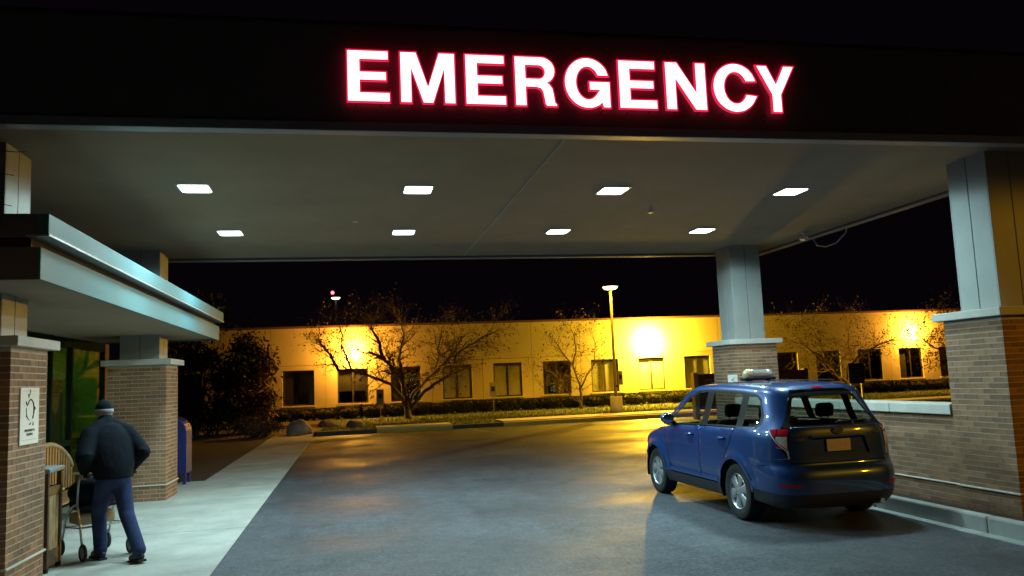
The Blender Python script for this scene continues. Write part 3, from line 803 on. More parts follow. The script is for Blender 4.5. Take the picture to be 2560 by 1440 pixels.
# =================================================================== VEGETATION
def leaf_cloud(mb, centers, n, spread, size, rng, flat=1.0):
    for i in range(n):
        c = Vector(rng.choice(centers)); p = c+Vector((rng.gauss(0, spread), rng.gauss(0, spread*flat), rng.gauss(0, spread)))
        leaf(mb, p, size*rng.uniform(.6, 1.4), rng)
def leaf(mb, p, s, rng):
    a = Vector((rng.gauss(0, 1), rng.gauss(0, 1), rng.gauss(0, 1))).normalized()
    b = a.cross(Vector((rng.gauss(0, 1), rng.gauss(0, 1), rng.gauss(0, 1)))).normalized()
    mb.add([p-a*s, p+b*s*.42, p+a*s, p-b*s*.42], [(0, 1, 2, 3)])
def twig(mb, tips, p, d, L, r, depth, rng, up=.15):
    """wandering tapered branch with side shoots"""
    pts = [p]; rad = [r]; q = p.copy(); n = 4
    for i in range(n):
        d = (d+Vector((rng.gauss(0, .24), rng.gauss(0, .24), rng.gauss(0, .20)-.02))).normalized()
        q = q+d*(L/n); pts.append(q.copy()); rad.append(r*(1-.72*(i+1)/n))
        if depth > 0 and i >= 1:
            for s in range(2):
                e = (d+Vector((rng.gauss(0, .6), rng.gauss(0, .6), rng.gauss(0, .5)))).normalized()
                twig(mb, tips, q, e, L*rng.uniform(.45, .7), rad[-1]*.62, depth-1, rng, up)
    mb.tube(pts, rad, 5 if depth < 2 else 6, cap=False)
    tips.append(pts[-1]); tips.append(pts[-2]); tips.append(pts[-3])
def tree(name, label, paths, r0, leaf_mat, nleaf, lsize, seed, group, shoots=3, depth=2, shootL=1.3, spread=.22, y0=0):
    rng = random.Random(seed); b = paths[0][0]
    root = empty(name, (b[0], b[1], b[2]), label, 'tree', group)
    tb = MB(); lb = MB(); tips = []
    for pi_, path in enumerate(paths):
        path = [Vector(q) for q in path]
        # smooth subdivide with wobble
        fine = []
        for i in range(len(path)-1):
            for s in range(3):
                t = s/3; q = path[i].lerp(path[i+1], t)
                if s: q = q+Vector((rng.gauss(0, .025), rng.gauss(0, .03), rng.gauss(0, .025)))
                fine.append(q)
        fine.append(path[-1])
        n = len(fine); rs = r0 if pi_ == 0 else r0*.62
        rad = [rs*(1-.78*i/(n-1)) for i in range(n)]
        tb.tube(fine, rad, 9)
        for i in range(max(2, n//3), n):
            d0 = (fine[i]-fine[i-1]).normalized()
            for s in range(shoots if i < n-1 else shoots+2):
                e = (d0*.7+Vector((rng.gauss(0, .6), rng.gauss(0, .6), rng.gauss(.05, .42)))).normalized()
                twig(lb, tips, fine[i], e, shootL*rng.uniform(.5, 1.15), max(.008, rad[i]*.42), depth-1, rng)
    tb.build('trunk', 'bark', root, smooth=True, fix=False)
    lb.build('branch_network', 'bark', root, fix=False)
    cm = MB()
    if nleaf: leaf_cloud(cm, tips, nleaf, spread, lsize, rng)
    cm.build('crown', leaf_mat, root, fix=False)
    return root
def path_px(pts, y, dys=None):
    return [tuple(atY(px, py, y+(dys[i] if dys else 0))) for i, (px, py) in enumerate(pts)]
T1Y = 37.6
t1 = [path_px([(1024, 1052), (1018, 1010), (1010, 975), (1002, 940), (977, 915), (957, 897), (935, 885), (907, 882)], T1Y, [0, 0, .1, .2, .1, 0, -.1, -.2]),
      path_px([(1020, 1022), (1007, 995), (977, 960), (935, 945), (880, 927), (862, 885), (855, 850), (850, 815)], T1Y, [0, -.1, -.2, -.3, -.4, -.5, -.5, -.4]),
      path_px([(880, 927), (845, 925), (832, 900), (817, 875), (795, 850)], T1Y-.4),
      path_px([(1010, 965), (1000, 912), (1001, 875), (1010, 835), (1000, 800)], T1Y, [0, .3, .5, .6, .6]),
      path_px([(1022, 1015), (1035, 980), (1060, 957), (1085, 932), (1095, 900), (1097, 862), (1105, 820)], T1Y, [0, .1, .3, .5, .6, .6, .5]),
      path_px([(1026, 1025), (1055, 985), (1085, 960), (1125, 937), (1130, 920), (1142, 885), (1172, 862), (1215, 838), (1245, 825)], T1Y, [0, -.2, -.4, -.6, -.6, -.6, -.5, -.5, -.5]),
      path_px([(1085, 932), (1110, 912), (1135, 880), (1165, 835)], T1Y+.4),
      path_px([(957, 897), (950, 860), (930, 825), (925, 790)], T1Y-.2)]
tree('spreading_tree', 'large spreading tree with sparse brown leaves left of the lamp post', t1, .155, 'leaf_brown', 3000, .06, 11, 'trees before the yellow building', shoots=3, depth=3, shootL=1.05, spread=.085)
T2Y = 38.6
t2 = [path_px([(1455, 1024), (1453, 1000), (1450, 961), (1432, 912), (1402, 875), (1385, 850)], T2Y),
      path_px([(1453, 1010), (1432, 996), (1414, 970), (1383, 933), (1362, 921)], T2Y, [0, -.2, -.3, -.4, -.5]),
      path_px([(1452, 970), (1475, 927), (1486, 905), (1488, 870), (1480, 835)], T2Y, [0, .2, .3, .3, .3]),
      path_px([(1432, 912), (1440, 880), (1436, 840), (1425, 815)], T2Y)]
tree('small_tree', 'small thin multi-stemmed tree just left of the lamp post', t2, .075, 'leaf_brown', 900, .06, 5, 'trees before the yellow building', shoots=2, depth=3, shootL=.85, spread=.08)
T3Y = 36.5
t3 = [path_px([(2124, 985), (2112, 957), (2090, 932), (2062, 900), (2050, 860), (2030, 820)], T3Y),
      path_px([(2120, 975), (2135, 940), (2132, 900), (2120, 860), (2125, 810)], T3Y, [0, .2, .4, .5, .5]),
      path_px([(2112, 957), (2120, 915), (2160, 880), (2200, 860), (2240, 850), (2275, 850)], T3Y, [0, .2, .2, .1, 0, 0]),
      path_px([(2062, 900), (2030, 880), (2000, 850), (1975, 830)], T3Y-.3)]
tree('bare_tree', 'dark leafless-looking tree right of the far right column', t3, .10, 'leaf_brown', 2000, .055, 21, 'trees before the yellow building', shoots=3, depth=3, shootL=1.1, spread=.085)
T4Y = 35.0
t4 = [path_px([(2470, 985), (2460, 950), (2430, 920), (2390, 905), (2335, 868), (2305, 845)], T4Y),
      path_px([(2440, 930), (2420, 880), (2390, 830), (2370, 790)], T4Y, [0, .3, .4, .4]),
      path_px([(2460, 955), (2480, 900), (2470, 850), (2440, 800)], T4Y)]
tree('edge_tree', 'tree with rusty leaves half hidden behind the nearest right column', t4, .10, 'leaf_brown', 1800, .07, 31, 'trees before the yellow building', shoots=3, depth=3, shootL=1.0, spread=.085)

# big loose shrubs on the far left
def shrub(name, label, c, r, n, leafm, size, seed, group, stems=10):
    rng = random.Random(seed); root = empty(name, c, label, 'shrub', group)
    sb = MB(); cl = []; c = Vector(c)
    for i in range(stems):
        a = rng.uniform(0, 2*pi); tp = c+Vector((cos(a)*r[0]*.7*rng.random(), sin(a)*r[1]*.7*rng.random(), r[2]*rng.uniform(1.2, 1.9)))
        sb.tube([c+Vector((cos(a)*.1, sin(a)*.1, -.05)), c.lerp(tp, .5)+Vector((rng.gauss(0, .15), rng.gauss(0, .15), 0)), tp], [.04, .03, .01], 6)
    sb.build('stem', 'bark', root, fix=False)
    for i in range(int(26)):
        u = rng.uniform(-1, 1); a = rng.uniform(0, 2*pi); rr = sqrt(1-u*u)*rng.uniform(.55, 1.0)
        cl.append(c+Vector((r[0]*rr*cos(a), r[1]*rr*sin(a), r[2]*(1+u*rng.uniform(.7, 1)))))
    mb = MB(); leaf_cloud(mb, cl, n, min(r)*.24, size, rng); mb.build('crown', leafm, root, fix=False)
    return root
shrub('tall_shrub', 'tall rust-leaved shrub at the left end of the yellow building', (-4.45, 37.2, 0.0), (1.25, 1.1, 1.95), 8000, 'leaf_rust', .10, 41, 'shrubs left of the yellow building')
shrub('dark_shrub', 'dark towering shrub between the mailbox and the rust-leaved shrub', (-6.3, 35.4, 0.0), (2.2, 1.3, 2.75), 9000, 'leaf_green', .10, 43, 'shrubs left of the yellow building')
shrub('low_shrub', 'low dark shrub along the far end of the walk', (-3.7, 33.4, 0.0), (.9, .8, .38), 2200, 'leaf_rust', .06, 47, 'shrubs left of the yellow building', stems=6)
# clipped hedge, bush by bush
def hedge_bush(seed):
    rng = random.Random(seed); mb = MB()
    w, d, h = .60, .40, .60
    for i in range(2600):
        f = rng.random(); x = rng.uniform(-w, w); y = rng.uniform(-d, d); z = rng.uniform(.02, h)
        k = rng.randrange(4)
        if k == 0: z = h+rng.gauss(0, .02)
        elif k == 1: y = -d+rng.gauss(0, .03)
        elif k == 2: x = (w if rng.random() < .5 else -w)+rng.gauss(0, .03)
        e = (abs(x)/w)**4+(abs(y)/d)**4
        if e > 1.1: x *= .86; y *= .86
        leaf(mb, Vector((x, y, z)), rng.uniform(.025, .05), rng)
    me = mb.mesh('crown', False); me.materials.append(MATS['leaf_green'])
    sb = MB(); sb.ell((0, 0, .28), (.54, .34, .28), 12, 8)
    for i in range(4): sb.tube([(rng.uniform(-.2, .2), rng.uniform(-.1, .1), -.1), (rng.uniform(-.3, .3), 0, .3)], [.02, .012], 5)
    ms = sb.mesh('stem', True); ms.materials.append(MATS['soil'])
    return me, ms
HM = [hedge_bush(s) for s in (1, 2, 3)]
def place_hedge(i, x, y, z, label):
    r = empty('hedge_bush', (x, y, z), label, 'hedge', 'clipped hedge bushes along the yellow building', rz=random.uniform(-.12, .12))
    me, ms = HM[i % 3]; sc = random.uniform(.92, 1.06); r.scale = (sc, 1, random.uniform(.88, 1.05))
    for n, mm in (('crown', me), ('stem', ms)):
        o = bpy.data.objects.new(n, mm); COL.objects.link(o); o.parent = r
ORD = 'first second third fourth fifth sixth seventh eighth ninth tenth eleventh twelfth thirteenth fourteenth fifteenth sixteenth seventeenth eighteenth nineteenth'.split()
def ordinal(n):
    if n < 20: return ORD[n-1]
    t = {2: 'twent', 3: 'thirt', 4: 'fort'}[n//10]
    return t+'ieth' if n % 10 == 0 else t+'y-'+ORD[n % 10-1]
hx = -3.4; i = 0
while hx < 35.2:
    if not (19.9 < hx < 22.0):
        k = (hx-WX0)/SP; kk = int(math.floor(k)); fr_ = k-kk
        if hx < -2.9: where = 'leftmost clipped hedge bush beside the rust-leaved shrub'
        else: where = 'dark clipped hedge bush in the row, %s from the left end' % ordinal(i+1)
        place_hedge(i, hx, 39.9, lawn_z(hx, 39.9)-.02, where); i += 1
    hx += 1.10
# boulders
def boulder(name, label, c, r, m_, seed):
    bm = bmesh.new(); bmesh.ops.create_icosphere(bm, subdivisions=4, radius=1); rng = np.random.RandomState(seed)
    D = rng.normal(size=(9, 3)); D /= np.linalg.norm(D, axis=1)[:, None]; H = rng.uniform(.72, 1.0, 9)
    for v in bm.verts:
        p = np.array(v.co); s = 1.0
        for d, h in zip(D, H):
            q = p@d
            if q > h: p = p-d*(q-h)*.85
        p = p*(1+.03*math.sin(7*p[0]+3*p[1])+.02*math.sin(13*p[2]+5*p[0]))
        v.co = Vector((p[0]*r[0], p[1]*r[1], max(-.35, p[2])*r[2]))
    me = bpy.data.meshes.new(name); bm.to_mesh(me); bm.free()
    o = link(name, me, m_, smooth=True); o.location = c; return tag(o, label, 'boulder', 'boulders at the lawn corner')
boulder('boulder', 'largest pale boulder at the far end of the concrete walk', (-2.1, 33.9, .12), (.50, .42, .46), 'rock', 3)
boulder('boulder', 'dark low boulder between the two other boulders on the lawn edge', (-1.0, 35.2, .16), (.50, .4, .34), 'rock_dark', 8)
boulder('boulder', 'right boulder of three with a pale top on the lawn edge', (0.15, 34.2, .16), (.40, .36, .36), 'rock_dark', 5)

# overhanging bare twigs at the upper left (tree standing outside the picture)
rngt = random.Random(5)
nt_ = empty('overhanging_tree', (-6.4, 6.0, 0), 'thin bare twigs crossing the upper left column', 'tree')
mb = MB()
mb.tube([(-6.4, 6.0, -.3), (-6.35, 6.05, 1.5), (-6.2, 6.1, 3.0), (-6.0, 6.2, 4.2), (-5.6, 6.3, 5.2)], [.14, .12, .10, .07, .03], 9)
mb.build('trunk', 'bark', nt_, smooth=True)
mb = MB()
for pts in ([(-6.05, 6.15, 3.9), (-4.6, 6.3, 3.78), (-3.2, 6.5, 3.72), (-2.75, 6.6, 3.72), (-2.42, 6.65, 3.74)], [(-6.1, 6.1, 3.6), (-4.2, 6.3, 3.6), (-2.8, 6.4, 3.52), (-2.42, 6.45, 3.50)],
            [(-6.2, 6.1, 3.3), (-4.2, 6.3, 3.36), (-2.75, 6.5, 3.30), (-2.45, 6.5, 3.28)]):
    P = [Vector(p) for p in pts]; fine = []
    for a, b in zip(P[:-1], P[1:]):
        for s in range(4): fine.append(a.lerp(b, s/4)+Vector((rngt.gauss(0, .01), 0, rngt.gauss(0, .012))))
    fine.append(P[-1]); n = len(fine); mb.tube(fine, [.012*(1-.75*i/(n-1)) for i in range(n)], 6)
mb.build('twig', 'bark', nt_, smooth=True)

# =================================================================== LAMP POSTS
def lamp_post(loc, h, label, watts, group, base=True, glow='lamp_head_glow', cone=150, blend=.5, aim=(0, -.42)):
    r = empty('lamp_post', loc, label, 'lamp post', group)
    x, y, z = loc; T = Matrix.Translation((x, y, z))
    b = .72 if base else 0
    if base:
        MB().lathe([(.27, -.2), (.27, .70), (.255, .725)], 24, T).build('concrete_base', 'kerb_concrete', r, smooth='auto')
        MB().box(x-.15, x+.15, y-.15, y+.15, z+.726, z+.755).build('base_plate', 'dark_metal', r, bevel=.004)
    MB().tube([(x, y, z+b+.03), (x, y, z+h-.22)], [.075, .055], 16).build('pole', 'pole_paint', r, smooth='auto')
    MB().lathe([(.055, h-.23), (.10, h-.17), (.10, h-.08)], 16, T).build('neck', 'pole_paint', r, smooth='auto')
    MB().lathe([(.10, h-.03), (.36, h-.01), (.34, h+.06), (.12, h+.13), (.03, h+.14)], 24, T).build('hood', 'dark_metal', r, smooth='auto')
    MB().lathe([(.06, h-.16), (.26, h-.11), (.32, h-.05), (.33, h-.012)], 24, T).build('lens', glow, r, smooth='auto')
    if watts:
        ld = bpy.data.lights.new('sodium_bulb', 'SPOT'); ld.energy = watts; ld.color = SODIUM; ld.shadow_soft_size = .12; ld.spot_size = radians(cone); ld.spot_blend = blend
        o = bpy.data.objects.new('sodium_bulb', ld); COL.objects.link(o); o.location = (x+aim[0], y+aim[1], z+h-.10); setparent(o, r)
    return r
lamp_post((11.5, 34.6, .18), 5.62, 'sodium lamp post on a round concrete base before the yellow building', 2200, 'lamp posts of the lot')
box_r = empty('meter_box', (11.62, 34.45, 1.7), 'pale grey box strapped to the lamp post', 'box')
box('case', 11.57, 11.79, 34.38, 34.52, 1.40, 2.02, 'grip_grey', box_r, bevel=.01)
box('dark_label', 11.62, 11.74, 34.375, 34.38, 1.66, 1.84, 'sign_dark', box_r)
box('bracket', 11.46, 11.57, 34.42, 34.48, 1.30, 1.40, 'dark_metal', box_r)
lamp_post((-1.03, 62.0, 0.0), 8.5, 'small distant lamp post above the roof of the yellow building', 0, 'lamp posts of the lot', base=False, glow='far_lamp_glow')
ms = empty('beacon_mast', (-1.34, 66, 0), 'distant thin mast with a red light beside the distant lamp', 'mast')
MB().tube([(-1.34, 66, 0), (-1.34, 66, 9.2)], [.06, .04], 8).build('pole', 'dark_metal', ms)
MB().ell((-1.34, 66, 9.32), (.13, .13, .14), 14, 10).build('red_light', 'red_beacon', ms, smooth=True)
# assumed street lamp out of view, added to light the front faces orange
lamp_post((12.5, 1.0, 0.0), 4.7, 'assumed street lamp beside the driveway, added out of view on the right', 700, 'lamp posts of the lot', cone=174, blend=.08, aim=(-.42, 0))

# =================================================================== SIGNS
def post_sign(px, y, ztop, label, face):
    p = atY(px, 985, y); x = p.x; z0 = lawn_z(x, y)
    r = empty('parking_sign', (x, y, z0), label, 'sign', 'small signs on posts before the yellow building')
    MB().tube([(x, y, z0-.1), (x, y, ztop)], .022, 8).build('post', 'pole_paint', r)
    b = box('board', x-.16, x+.16, y-.035, y-.023, ztop-.62, ztop+.02, face, r, bevel=.004)
    box('pictogram', x-.08, x+.08, y-.042, y-.0355, ztop-.38, ztop-.16, 'sign_dark', r)
    return r
post_sign(950, 36.0, 1.62, 'grey sign on a thin post left of the spreading tree trunk', 'grip_grey')
post_sign(1233, 36.2, 1.72, 'grey sign on a thin post right of the spreading tree', 'grip_grey')
# brown directional sign board behind the far right column
a = atY(1741, 950, 30.0); b = atY(2008, 950, 30.0)
bs = empty('directional_sign', (a.x, 30, 0), 'wide brown sign board partly hidden by the far right column', 'sign')
box('board', a.x+.02, b.x, 29.9, 30.12, .35, 1.74, 'sign_brown', bs, bevel=.01)
box('sign_end', a.x-.16, a.x+.018, 29.86, 30.16, -.05, 1.80, 'stucco', bs, bevel=.01)  # pale material stands in for the lamplit left side of the sign
box('sign_end', b.x+.002, b.x+.16, 29.86, 30.16, -.05, 1.80, 'sign_brown', bs, bevel=.01)
for x0, x1, z in ((a.x+.32, a.x+.85, 1.50), (b.x-1.1, b.x-.75, 1.40), (a.x+.75, a.x+.88, 1.22)):
    mb = MB(); x = x0; r_ = random.Random(int(x0*100))
    while x < x1:
        w = r_.uniform(.03, .06); mb.box(x, x+w, 29.892, 29.898, z-.035, z+.035*r_.uniform(.6, 1)); x += w+.018
    tag(mb.build('faint_lettering', 'sign_pale_text', bs, fix=False), kind='stuff')
a = atY(2120, 930, 31.0)
ds = empty('notice_sign', (a.x+.37, 31, 0), 'black notice board on two pale legs right of the car roof', 'sign')
box('board', a.x, a.x+.74, 30.95, 31.02, 1.06, 1.92, 'sign_dark', ds, bevel=.05)
for zz, w in ((1.74, .4), (1.58, .48), (1.42, .36), (1.28, .44)):
    mb = MB(); x = a.x+.12
    while x < a.x+.12+w: mb.box(x, x+.035, 30.944, 30.949, zz-.02, zz+.02); x += .055
    tag(mb.build('faint_lettering', 'cable_grey', ds, fix=False), kind='stuff')
for xx in (a.x+.10, a.x+.60): box('leg', xx, xx+.06, 31.021, 31.08, -.02, 1.6, 'sign_white', ds)
# small white sign on the far right column
sp = empty('pictogram_sign', (7.93, 15.27, 1.85), 'small white square sign on the brick of the far right column', 'sign')
sx0 = atY(1814, 948, 15.25).x; sx1 = atY(1838, 948, 15.25).x; zt = atY(1826, 937, 15.25).z; zb = zt-.24
box('plate', sx0+.06, sx1+.06, 15.262, 15.275, zb, zt, 'sign_white', sp, bevel=.003)
xc = (sx0+sx1)/2+.06; zc = (zt+zb)/2
MB().tube([(xc+.02, 15.258, zc+.06), (xc-.03, 15.258, zc+.02), (xc+.03, 15.258, zc-.02), (xc-.01, 15.258, zc-.06)], .008, 6).build('pictogram', 'grip_grey', sp)
# plaque on the near left column: line drawing and two lines of (illegible) lettering
pl = empty('plaque', (-3.19, 9.04, 1.69), 'white plaque with a round line drawing on the nearest left brick column', 'sign')
py0, py1, pz0, pz1 = 8.80, 9.285, 1.40, 1.965
box('board', -3.199, -3.187, py0, py1, pz0, pz1, 'sign_white', pl, bevel=.003)
X_ = -3.184; pc, pzc = (py0+py1)/2+.01, 1.74
dr = MB(); r_ = random.Random(2)
ring = [(X_, pc+.085*cos(t), pzc+.105*sin(t)) for t in np.linspace(-.9, 2.6, 22)]
dr.tube(ring, [.005+.003*r_.random() for _ in ring], 5)
ring = [(X_, pc+.10*cos(t)-.01, pzc+.10*sin(t)) for t in np.linspace(2.9, 4.6, 12)]
dr.tube(ring, .0035, 5)
for cy_, cz_, s in ((pc-.01, pzc+.185, .03), (pc-.06, pzc+.14, .022), (pc-.115, pzc+.06, .03), (pc-.105, pzc-.07, .02), (pc-.02, pzc-.13, .022), (pc+.07, pzc-.14, .02), (pc+.105, pzc+.02, .02)):
    pts = [(X_, cy_+s*r_.uniform(-1, 1), cz_+s*r_.uniform(-1, 1)) for _ in range(5)]
    dr.tube(pts, .0035, 5)
dr.build('line_drawing', 'sign_ink', pl, fix=False)
lt = MB()
for z0, a0, a1 in ((1.527, py0+.11, py1-.11), (1.488, py0+.165, py1-.165)):
    y = a0
    while y < a1-.01:
        w = r_.uniform(.012, .022); h = .024
        lt.box(X_-.001, X_+.0005, y, y+.005, z0, z0+h)
        if r_.random() < .7: lt.box(X_-.001, X_+.0005, y, y+w, z0+(h-.005 if r_.random() < .5 else 0), z0+(h if False else .029-.024+h*.0+.0) if False else z0+.005)
        lt.box(X_-.001, X_+.0005, y+w-.005, y+w, z0+(0 if r_.random() < .6 else .01), z0+h)
        y += w+.006
lt.build('lettering', 'sign_ink', pl, fix=False)
for zz in (1.93, 1.445): box('border_line', X_-.002, X_-.0005, py0+.06, py1-.06, zz, zz+.003, 'grip_grey', pl)

# =================================================================== MAILBOX, BENCH, BIN
mbx = empty('mailbox', (-3.62, 17.9, 0), 'rounded-top blue mailbox behind the far left brick column', 'mailbox')
prof = [(-.32, .22), (.32, .22), (.32, 1.05)]+[(.32*cos(t), 1.05+.32*sin(t)) for t in np.linspace(.1, pi-.1, 14)]+[(-.32, 1.05)]
MB().prism([(-3.62+a, b) for a, b in prof], 17.62, 18.2, 'y').build('body', 'mail_blue', mbx, bevel=.012)
for sx in (-1, 1):
    for yy in (17.66, 18.10): box('leg', -3.62+sx*.27-.03, -3.62+sx*.27+.03, yy, yy+.06, .008, .219, 'mail_blue', mbx)
box('collection_door', -3.82, -3.42, 17.605, 17.619, .35, .85, 'mail_blue', mbx, bevel=.006)
box('pull_handle', -3.72, -3.52, 17.58, 17.604, 1.10, 1.14, 'silver', mbx, bevel=.006)

bn = empty('arched_bench', (-4.35, 13.3, 0), 'wooden bench with an arched back against the glazed front', 'bench')
by0, by1 = 12.0, 14.30
bx = -4.42
for yy in (by0, by1-.06):
    for xx in (bx, bx+.52):
        box('leg', xx, xx+.06, yy, yy+.06, .008, .62, 'wood', bn, bevel=.006)
    box('armrest', bx+.03, bx+.62, yy-.015, yy+.075, .621, .655, 'wood_pale', bn, bevel=.01)
for i in range(5): box('seat_slat', bx+.07+i*.105, bx+.07+i*.105+.09, by0+.061, by1-.061, .41, .435, 'wood', bn, bevel=.004)
n = 19
for i in range(n):
    t = i/(n-1); yy = by0+.08+(by1-by0-.2)*t; h = .76+.40*sin(pi*t)**.7
    box('back_slat', bx+.015, bx+.035, yy, yy+.07, .45, h, 'wood', bn, bevel=.003)
ar = [(bx+.025, by0+.06+(by1-by0-.12)*t, .77+.40*sin(pi*t)**.7) for t in np.linspace(0, 1, 30)]
MB().tube(ar, .036, 10).build('top_rail', 'wood_pale', bn, smooth=True)

bi = empty('litter_bin', (-3.42, 9.86, 0), 'tall wooden litter bin with grey lid behind the nearest left column', 'bin')
b0, b1, c0, c1 = -3.66, -3.20, 9.645, 10.085
for xx in (b0, b1-.05):
    for yy in (c0, c1-.05):
        box('corner_post', xx, xx+.05, yy, yy+.05, .05, 1.045, 'wood_dark', bi, bevel=.005)
        MB().tube([(xx+.025, yy+.025, .008), (xx+.025, yy+.025, .05)], .03, 10).build('foot', 'rubber', bi)
box('base', b0+.01, b1-.01, c0+.01, c1-.01, .06, .22, 'wood_dark', bi, bevel=.005)
for k in range(4):
    y0 = c0+.055+k*.083
    box('side_slat', b1-.035, b1-.018, y0, y0+.076, .221, .80, 'wood_pale', bi, bevel=.004)
    box('side_slat', b0+.018, b0+.035, y0, y0+.076, .221, .80, 'wood_pale', bi, bevel=.004)
for k in range(4):
    x0 = b0+.06+k*.088
    box('end_slat', x0, x0+.08, c1-.035, c1-.018, .221, .80, 'wood_pale', bi, bevel=.004)
    box('end_slat', x0, x0+.08, c0+.018, c0+.035, .221, .80, 'wood_pale', bi, bevel=.004)
box('liner', b0+.04, b1-.04, c0+.04, c1-.04, .23, .82, 'dark_metal', bi)
for a, b, c, d in ((b1-.045, b1-.005, c0+.051, c1-.051), (b0+.005, b0+.045, c0+.051, c1-.051), (b0+.051, b1-.051, c0+.005, c0+.045), (b0+.051, b1-.051, c1-.045, c1-.005)):
    box('rim_rail', a, b, c, d, .801, .89, 'wood_dark', bi, bevel=.004)
box('lid', b0-.02, b1+.02, c0-.02, c1+.02, 1.046, 1.10, 'grip_grey', bi, bevel=.015)

# =================================================================== BLUE CAR
CAR = empty('parked_car', (5.575, 8.58, 0), 'blue compact sport utility car with a roof beacon parked beside the low wall', 'car')
CAR.rotation_euler = (0, 0, radians(.8))
RA, FA, WR = 1.0, 3.615, .343            # axle positions (from the rear), wheel radius
def interp(x, tab):
    xs = [t[0] for t in tab]; ys = [t[1] for t in tab]
    # monotone cubic
    n = len(xs); h = np.diff(xs); dl = np.diff(ys)/h; mm = np.zeros(n)
    mm[0], mm[-1] = dl[0], dl[-1]
    for i in range(1, n-1):
        mm[i] = 0 if dl[i-1]*dl[i] <= 0 else 2/(1/dl[i-1]+1/dl[i])
    x = min(max(x, xs[0]), xs[-1]); i = min(n-2, max(0, int(np.searchsorted(xs, x)-1)))
    t = (x-xs[i])/h[i]
    return (2*t**3-3*t*t+1)*ys[i]+(t**3-2*t*t+t)*h[i]*mm[i]+(-2*t**3+3*t*t)*ys[i+1]+(t**3-t*t)*h[i]*mm[i+1]
YR = [(.20, .16), (.28, .07), (.40, .015), (.55, 0), (.64, .015), (.69, .05), (.73, .085), (.85, .095), (1.0, .105), (1.08, .125), (1.13, .15), (1.3, .235), (1.5, .345), (1.58, .40), (1.62, .45), (1.645, .52), (1.66, .62)]
HWT = [(.20, .79), (.28, .845), (.40, .872), (.55, .886), (.75, .888), (.90, .882), (1.0, .868), (1.06, .845), (1.10, .822), (1.3, .765), (1.5, .703), (1.58, .672), (1.62, .640), (1.645, .595), (1.66, .53)]
YC, YFC = .78, 3.75
def rear_y(z): return interp(z, YR)
def half_w(z): return interp(z, HWT)
NS = 6.0
_t = np.linspace(0, pi/2, 600)
def _cont(t, w, d): return w*np.sin(t)**(2/NS), -d*np.cos(t)
_cx, _cy = _cont(_t, .886, YC); _sl = np.concatenate([[0], np.cumsum(np.hypot(np.diff(_cx), np.diff(_cy)))]); S1 = _sl[-1]
_fx, _fy = .886*np.sin(_t)**(2/3.2), .81*np.cos(_t); _fl = np.concatenate([[0], np.cumsum(np.hypot(np.diff(_fx[::-1]), np.diff(_fy[::-1])))]); S3 = _fl[-1]
S2 = S1+(YFC-YC)
def s_of_y(y): return S1+(y-YC)                       # side (approximately also inside the rear corner)
def s_of_x(x): return float(np.interp(x, _cx, _sl))    # rear face
def flare(y, z):
    f = 0
    for ax in (RA, FA):
        r = math.hypot(y-ax, z-WR)
        f = max(f, .026*math.exp(-((r-.41)/.075)**2))
    return f
def surf(s, z):
    sg = 1 if s >= 0 else -1; s = abs(s)
    w = half_w(z)
    if s <= S1:
        t = float(np.interp(s, _sl, _t)); d = YC-rear_y(z)
        x = w*sin(t)**(2/NS); y = YC-d*cos(t)
    elif s <= S2:
        y = YC+(s-S1); x = w
    else:
        t = float(np.interp(s-S2, _fl, _t[::-1])); fz = interp(z, [(.2, .70), (.35, .79), (.55, .81), (.75, .77), (.9, .68), (1.05, .55)])
        x = w*sin(t)**(2/3.2); y = YFC+fz*cos(t)
    # slight barrel in plan and rear taper of the cabin
    if z > .98: x -= (min(1, (z-.98)/.3))*.035*max(0, (1.6-y)/1.6)**2
    x -= .010*((y-2.2)/2.0)**2 if s > S1*.8 else 0
    if z < 1.0 and s > S1*.7: x += flare(y, z)
    # belt crease and lower door tuck
    if s > S1*.85 and z < 1.0: x -= .012*math.exp(-((z-.50)/.05)**2)
    # roof arch
    zz = z
    if z > 1.05: zz = 1.05+(z-1.05)*(1-.075*((y-1.75)/1.4)**2)
    zz += .060*math.exp(-((z-1.05)/.17)**2)*max(0, min(1, (3.5-y)/.9))
    return Vector((-sg*x, y, zz))
def normal_at(s, z, e=.004):
    a = surf(s+e, z)-surf(s-e, z); b = surf(s, z+e)-surf(s, z-e)
    n = b.cross(a); n.normalize()
    return n
def panel(name, poly, material, parent, holes=(), h=.045, off=0.0, mirror=False, depth=0.0):
    """region given in (s,z) mapped on the body surface; negative off pushes it inwards"""
    V, F = cdt(list(poly), [list(q) for q in holes], h)
    pts = []; nr = []
    for (s, z) in V:
        n = normal_at(s, z); p = surf(s, z); pts.append(p+n*off); nr.append(n)
    # orientation
    fn = sum((pts[f[1]]-pts[f[0]]).cross(pts[f[2]]-pts[f[0]]).dot(nr[f[0]]) for f in F)
    if fn < 0: F = [(a, c, b) for a, b, c in F]
    obs = []
    for mi in ((False, True) if mirror else (False,)):
        P = [Vector((-p.x, p.y, p.z)) if mi else p for p in pts]; FF = [(a, c, b) for a, b, c in F] if mi else F
        NR = [Vector((-n.x, n.y, n.z)) if mi else n for n in nr]
        me = bpy.data.meshes.new(name); me.from_pydata([tuple(p) for p in P], [], FF); me.update()
        me.polygons.foreach_set('use_smooth', [True]*len(me.polygons))
        me.normals_split_custom_set_from_vertices([tuple(n) for n in NR])
        par = parent[1 if mi else 0] if isinstance(parent, (list, tuple)) else parent
        o = link(name, me, material, None); o.parent = par
        if depth:
            sd = o.modifiers.new('thick', 'SOLIDIFY'); sd.thickness = depth; sd.offset = -1
        obs.append(o)
    return obs
def shrink(poly, d): return offset_poly(poly, -d)
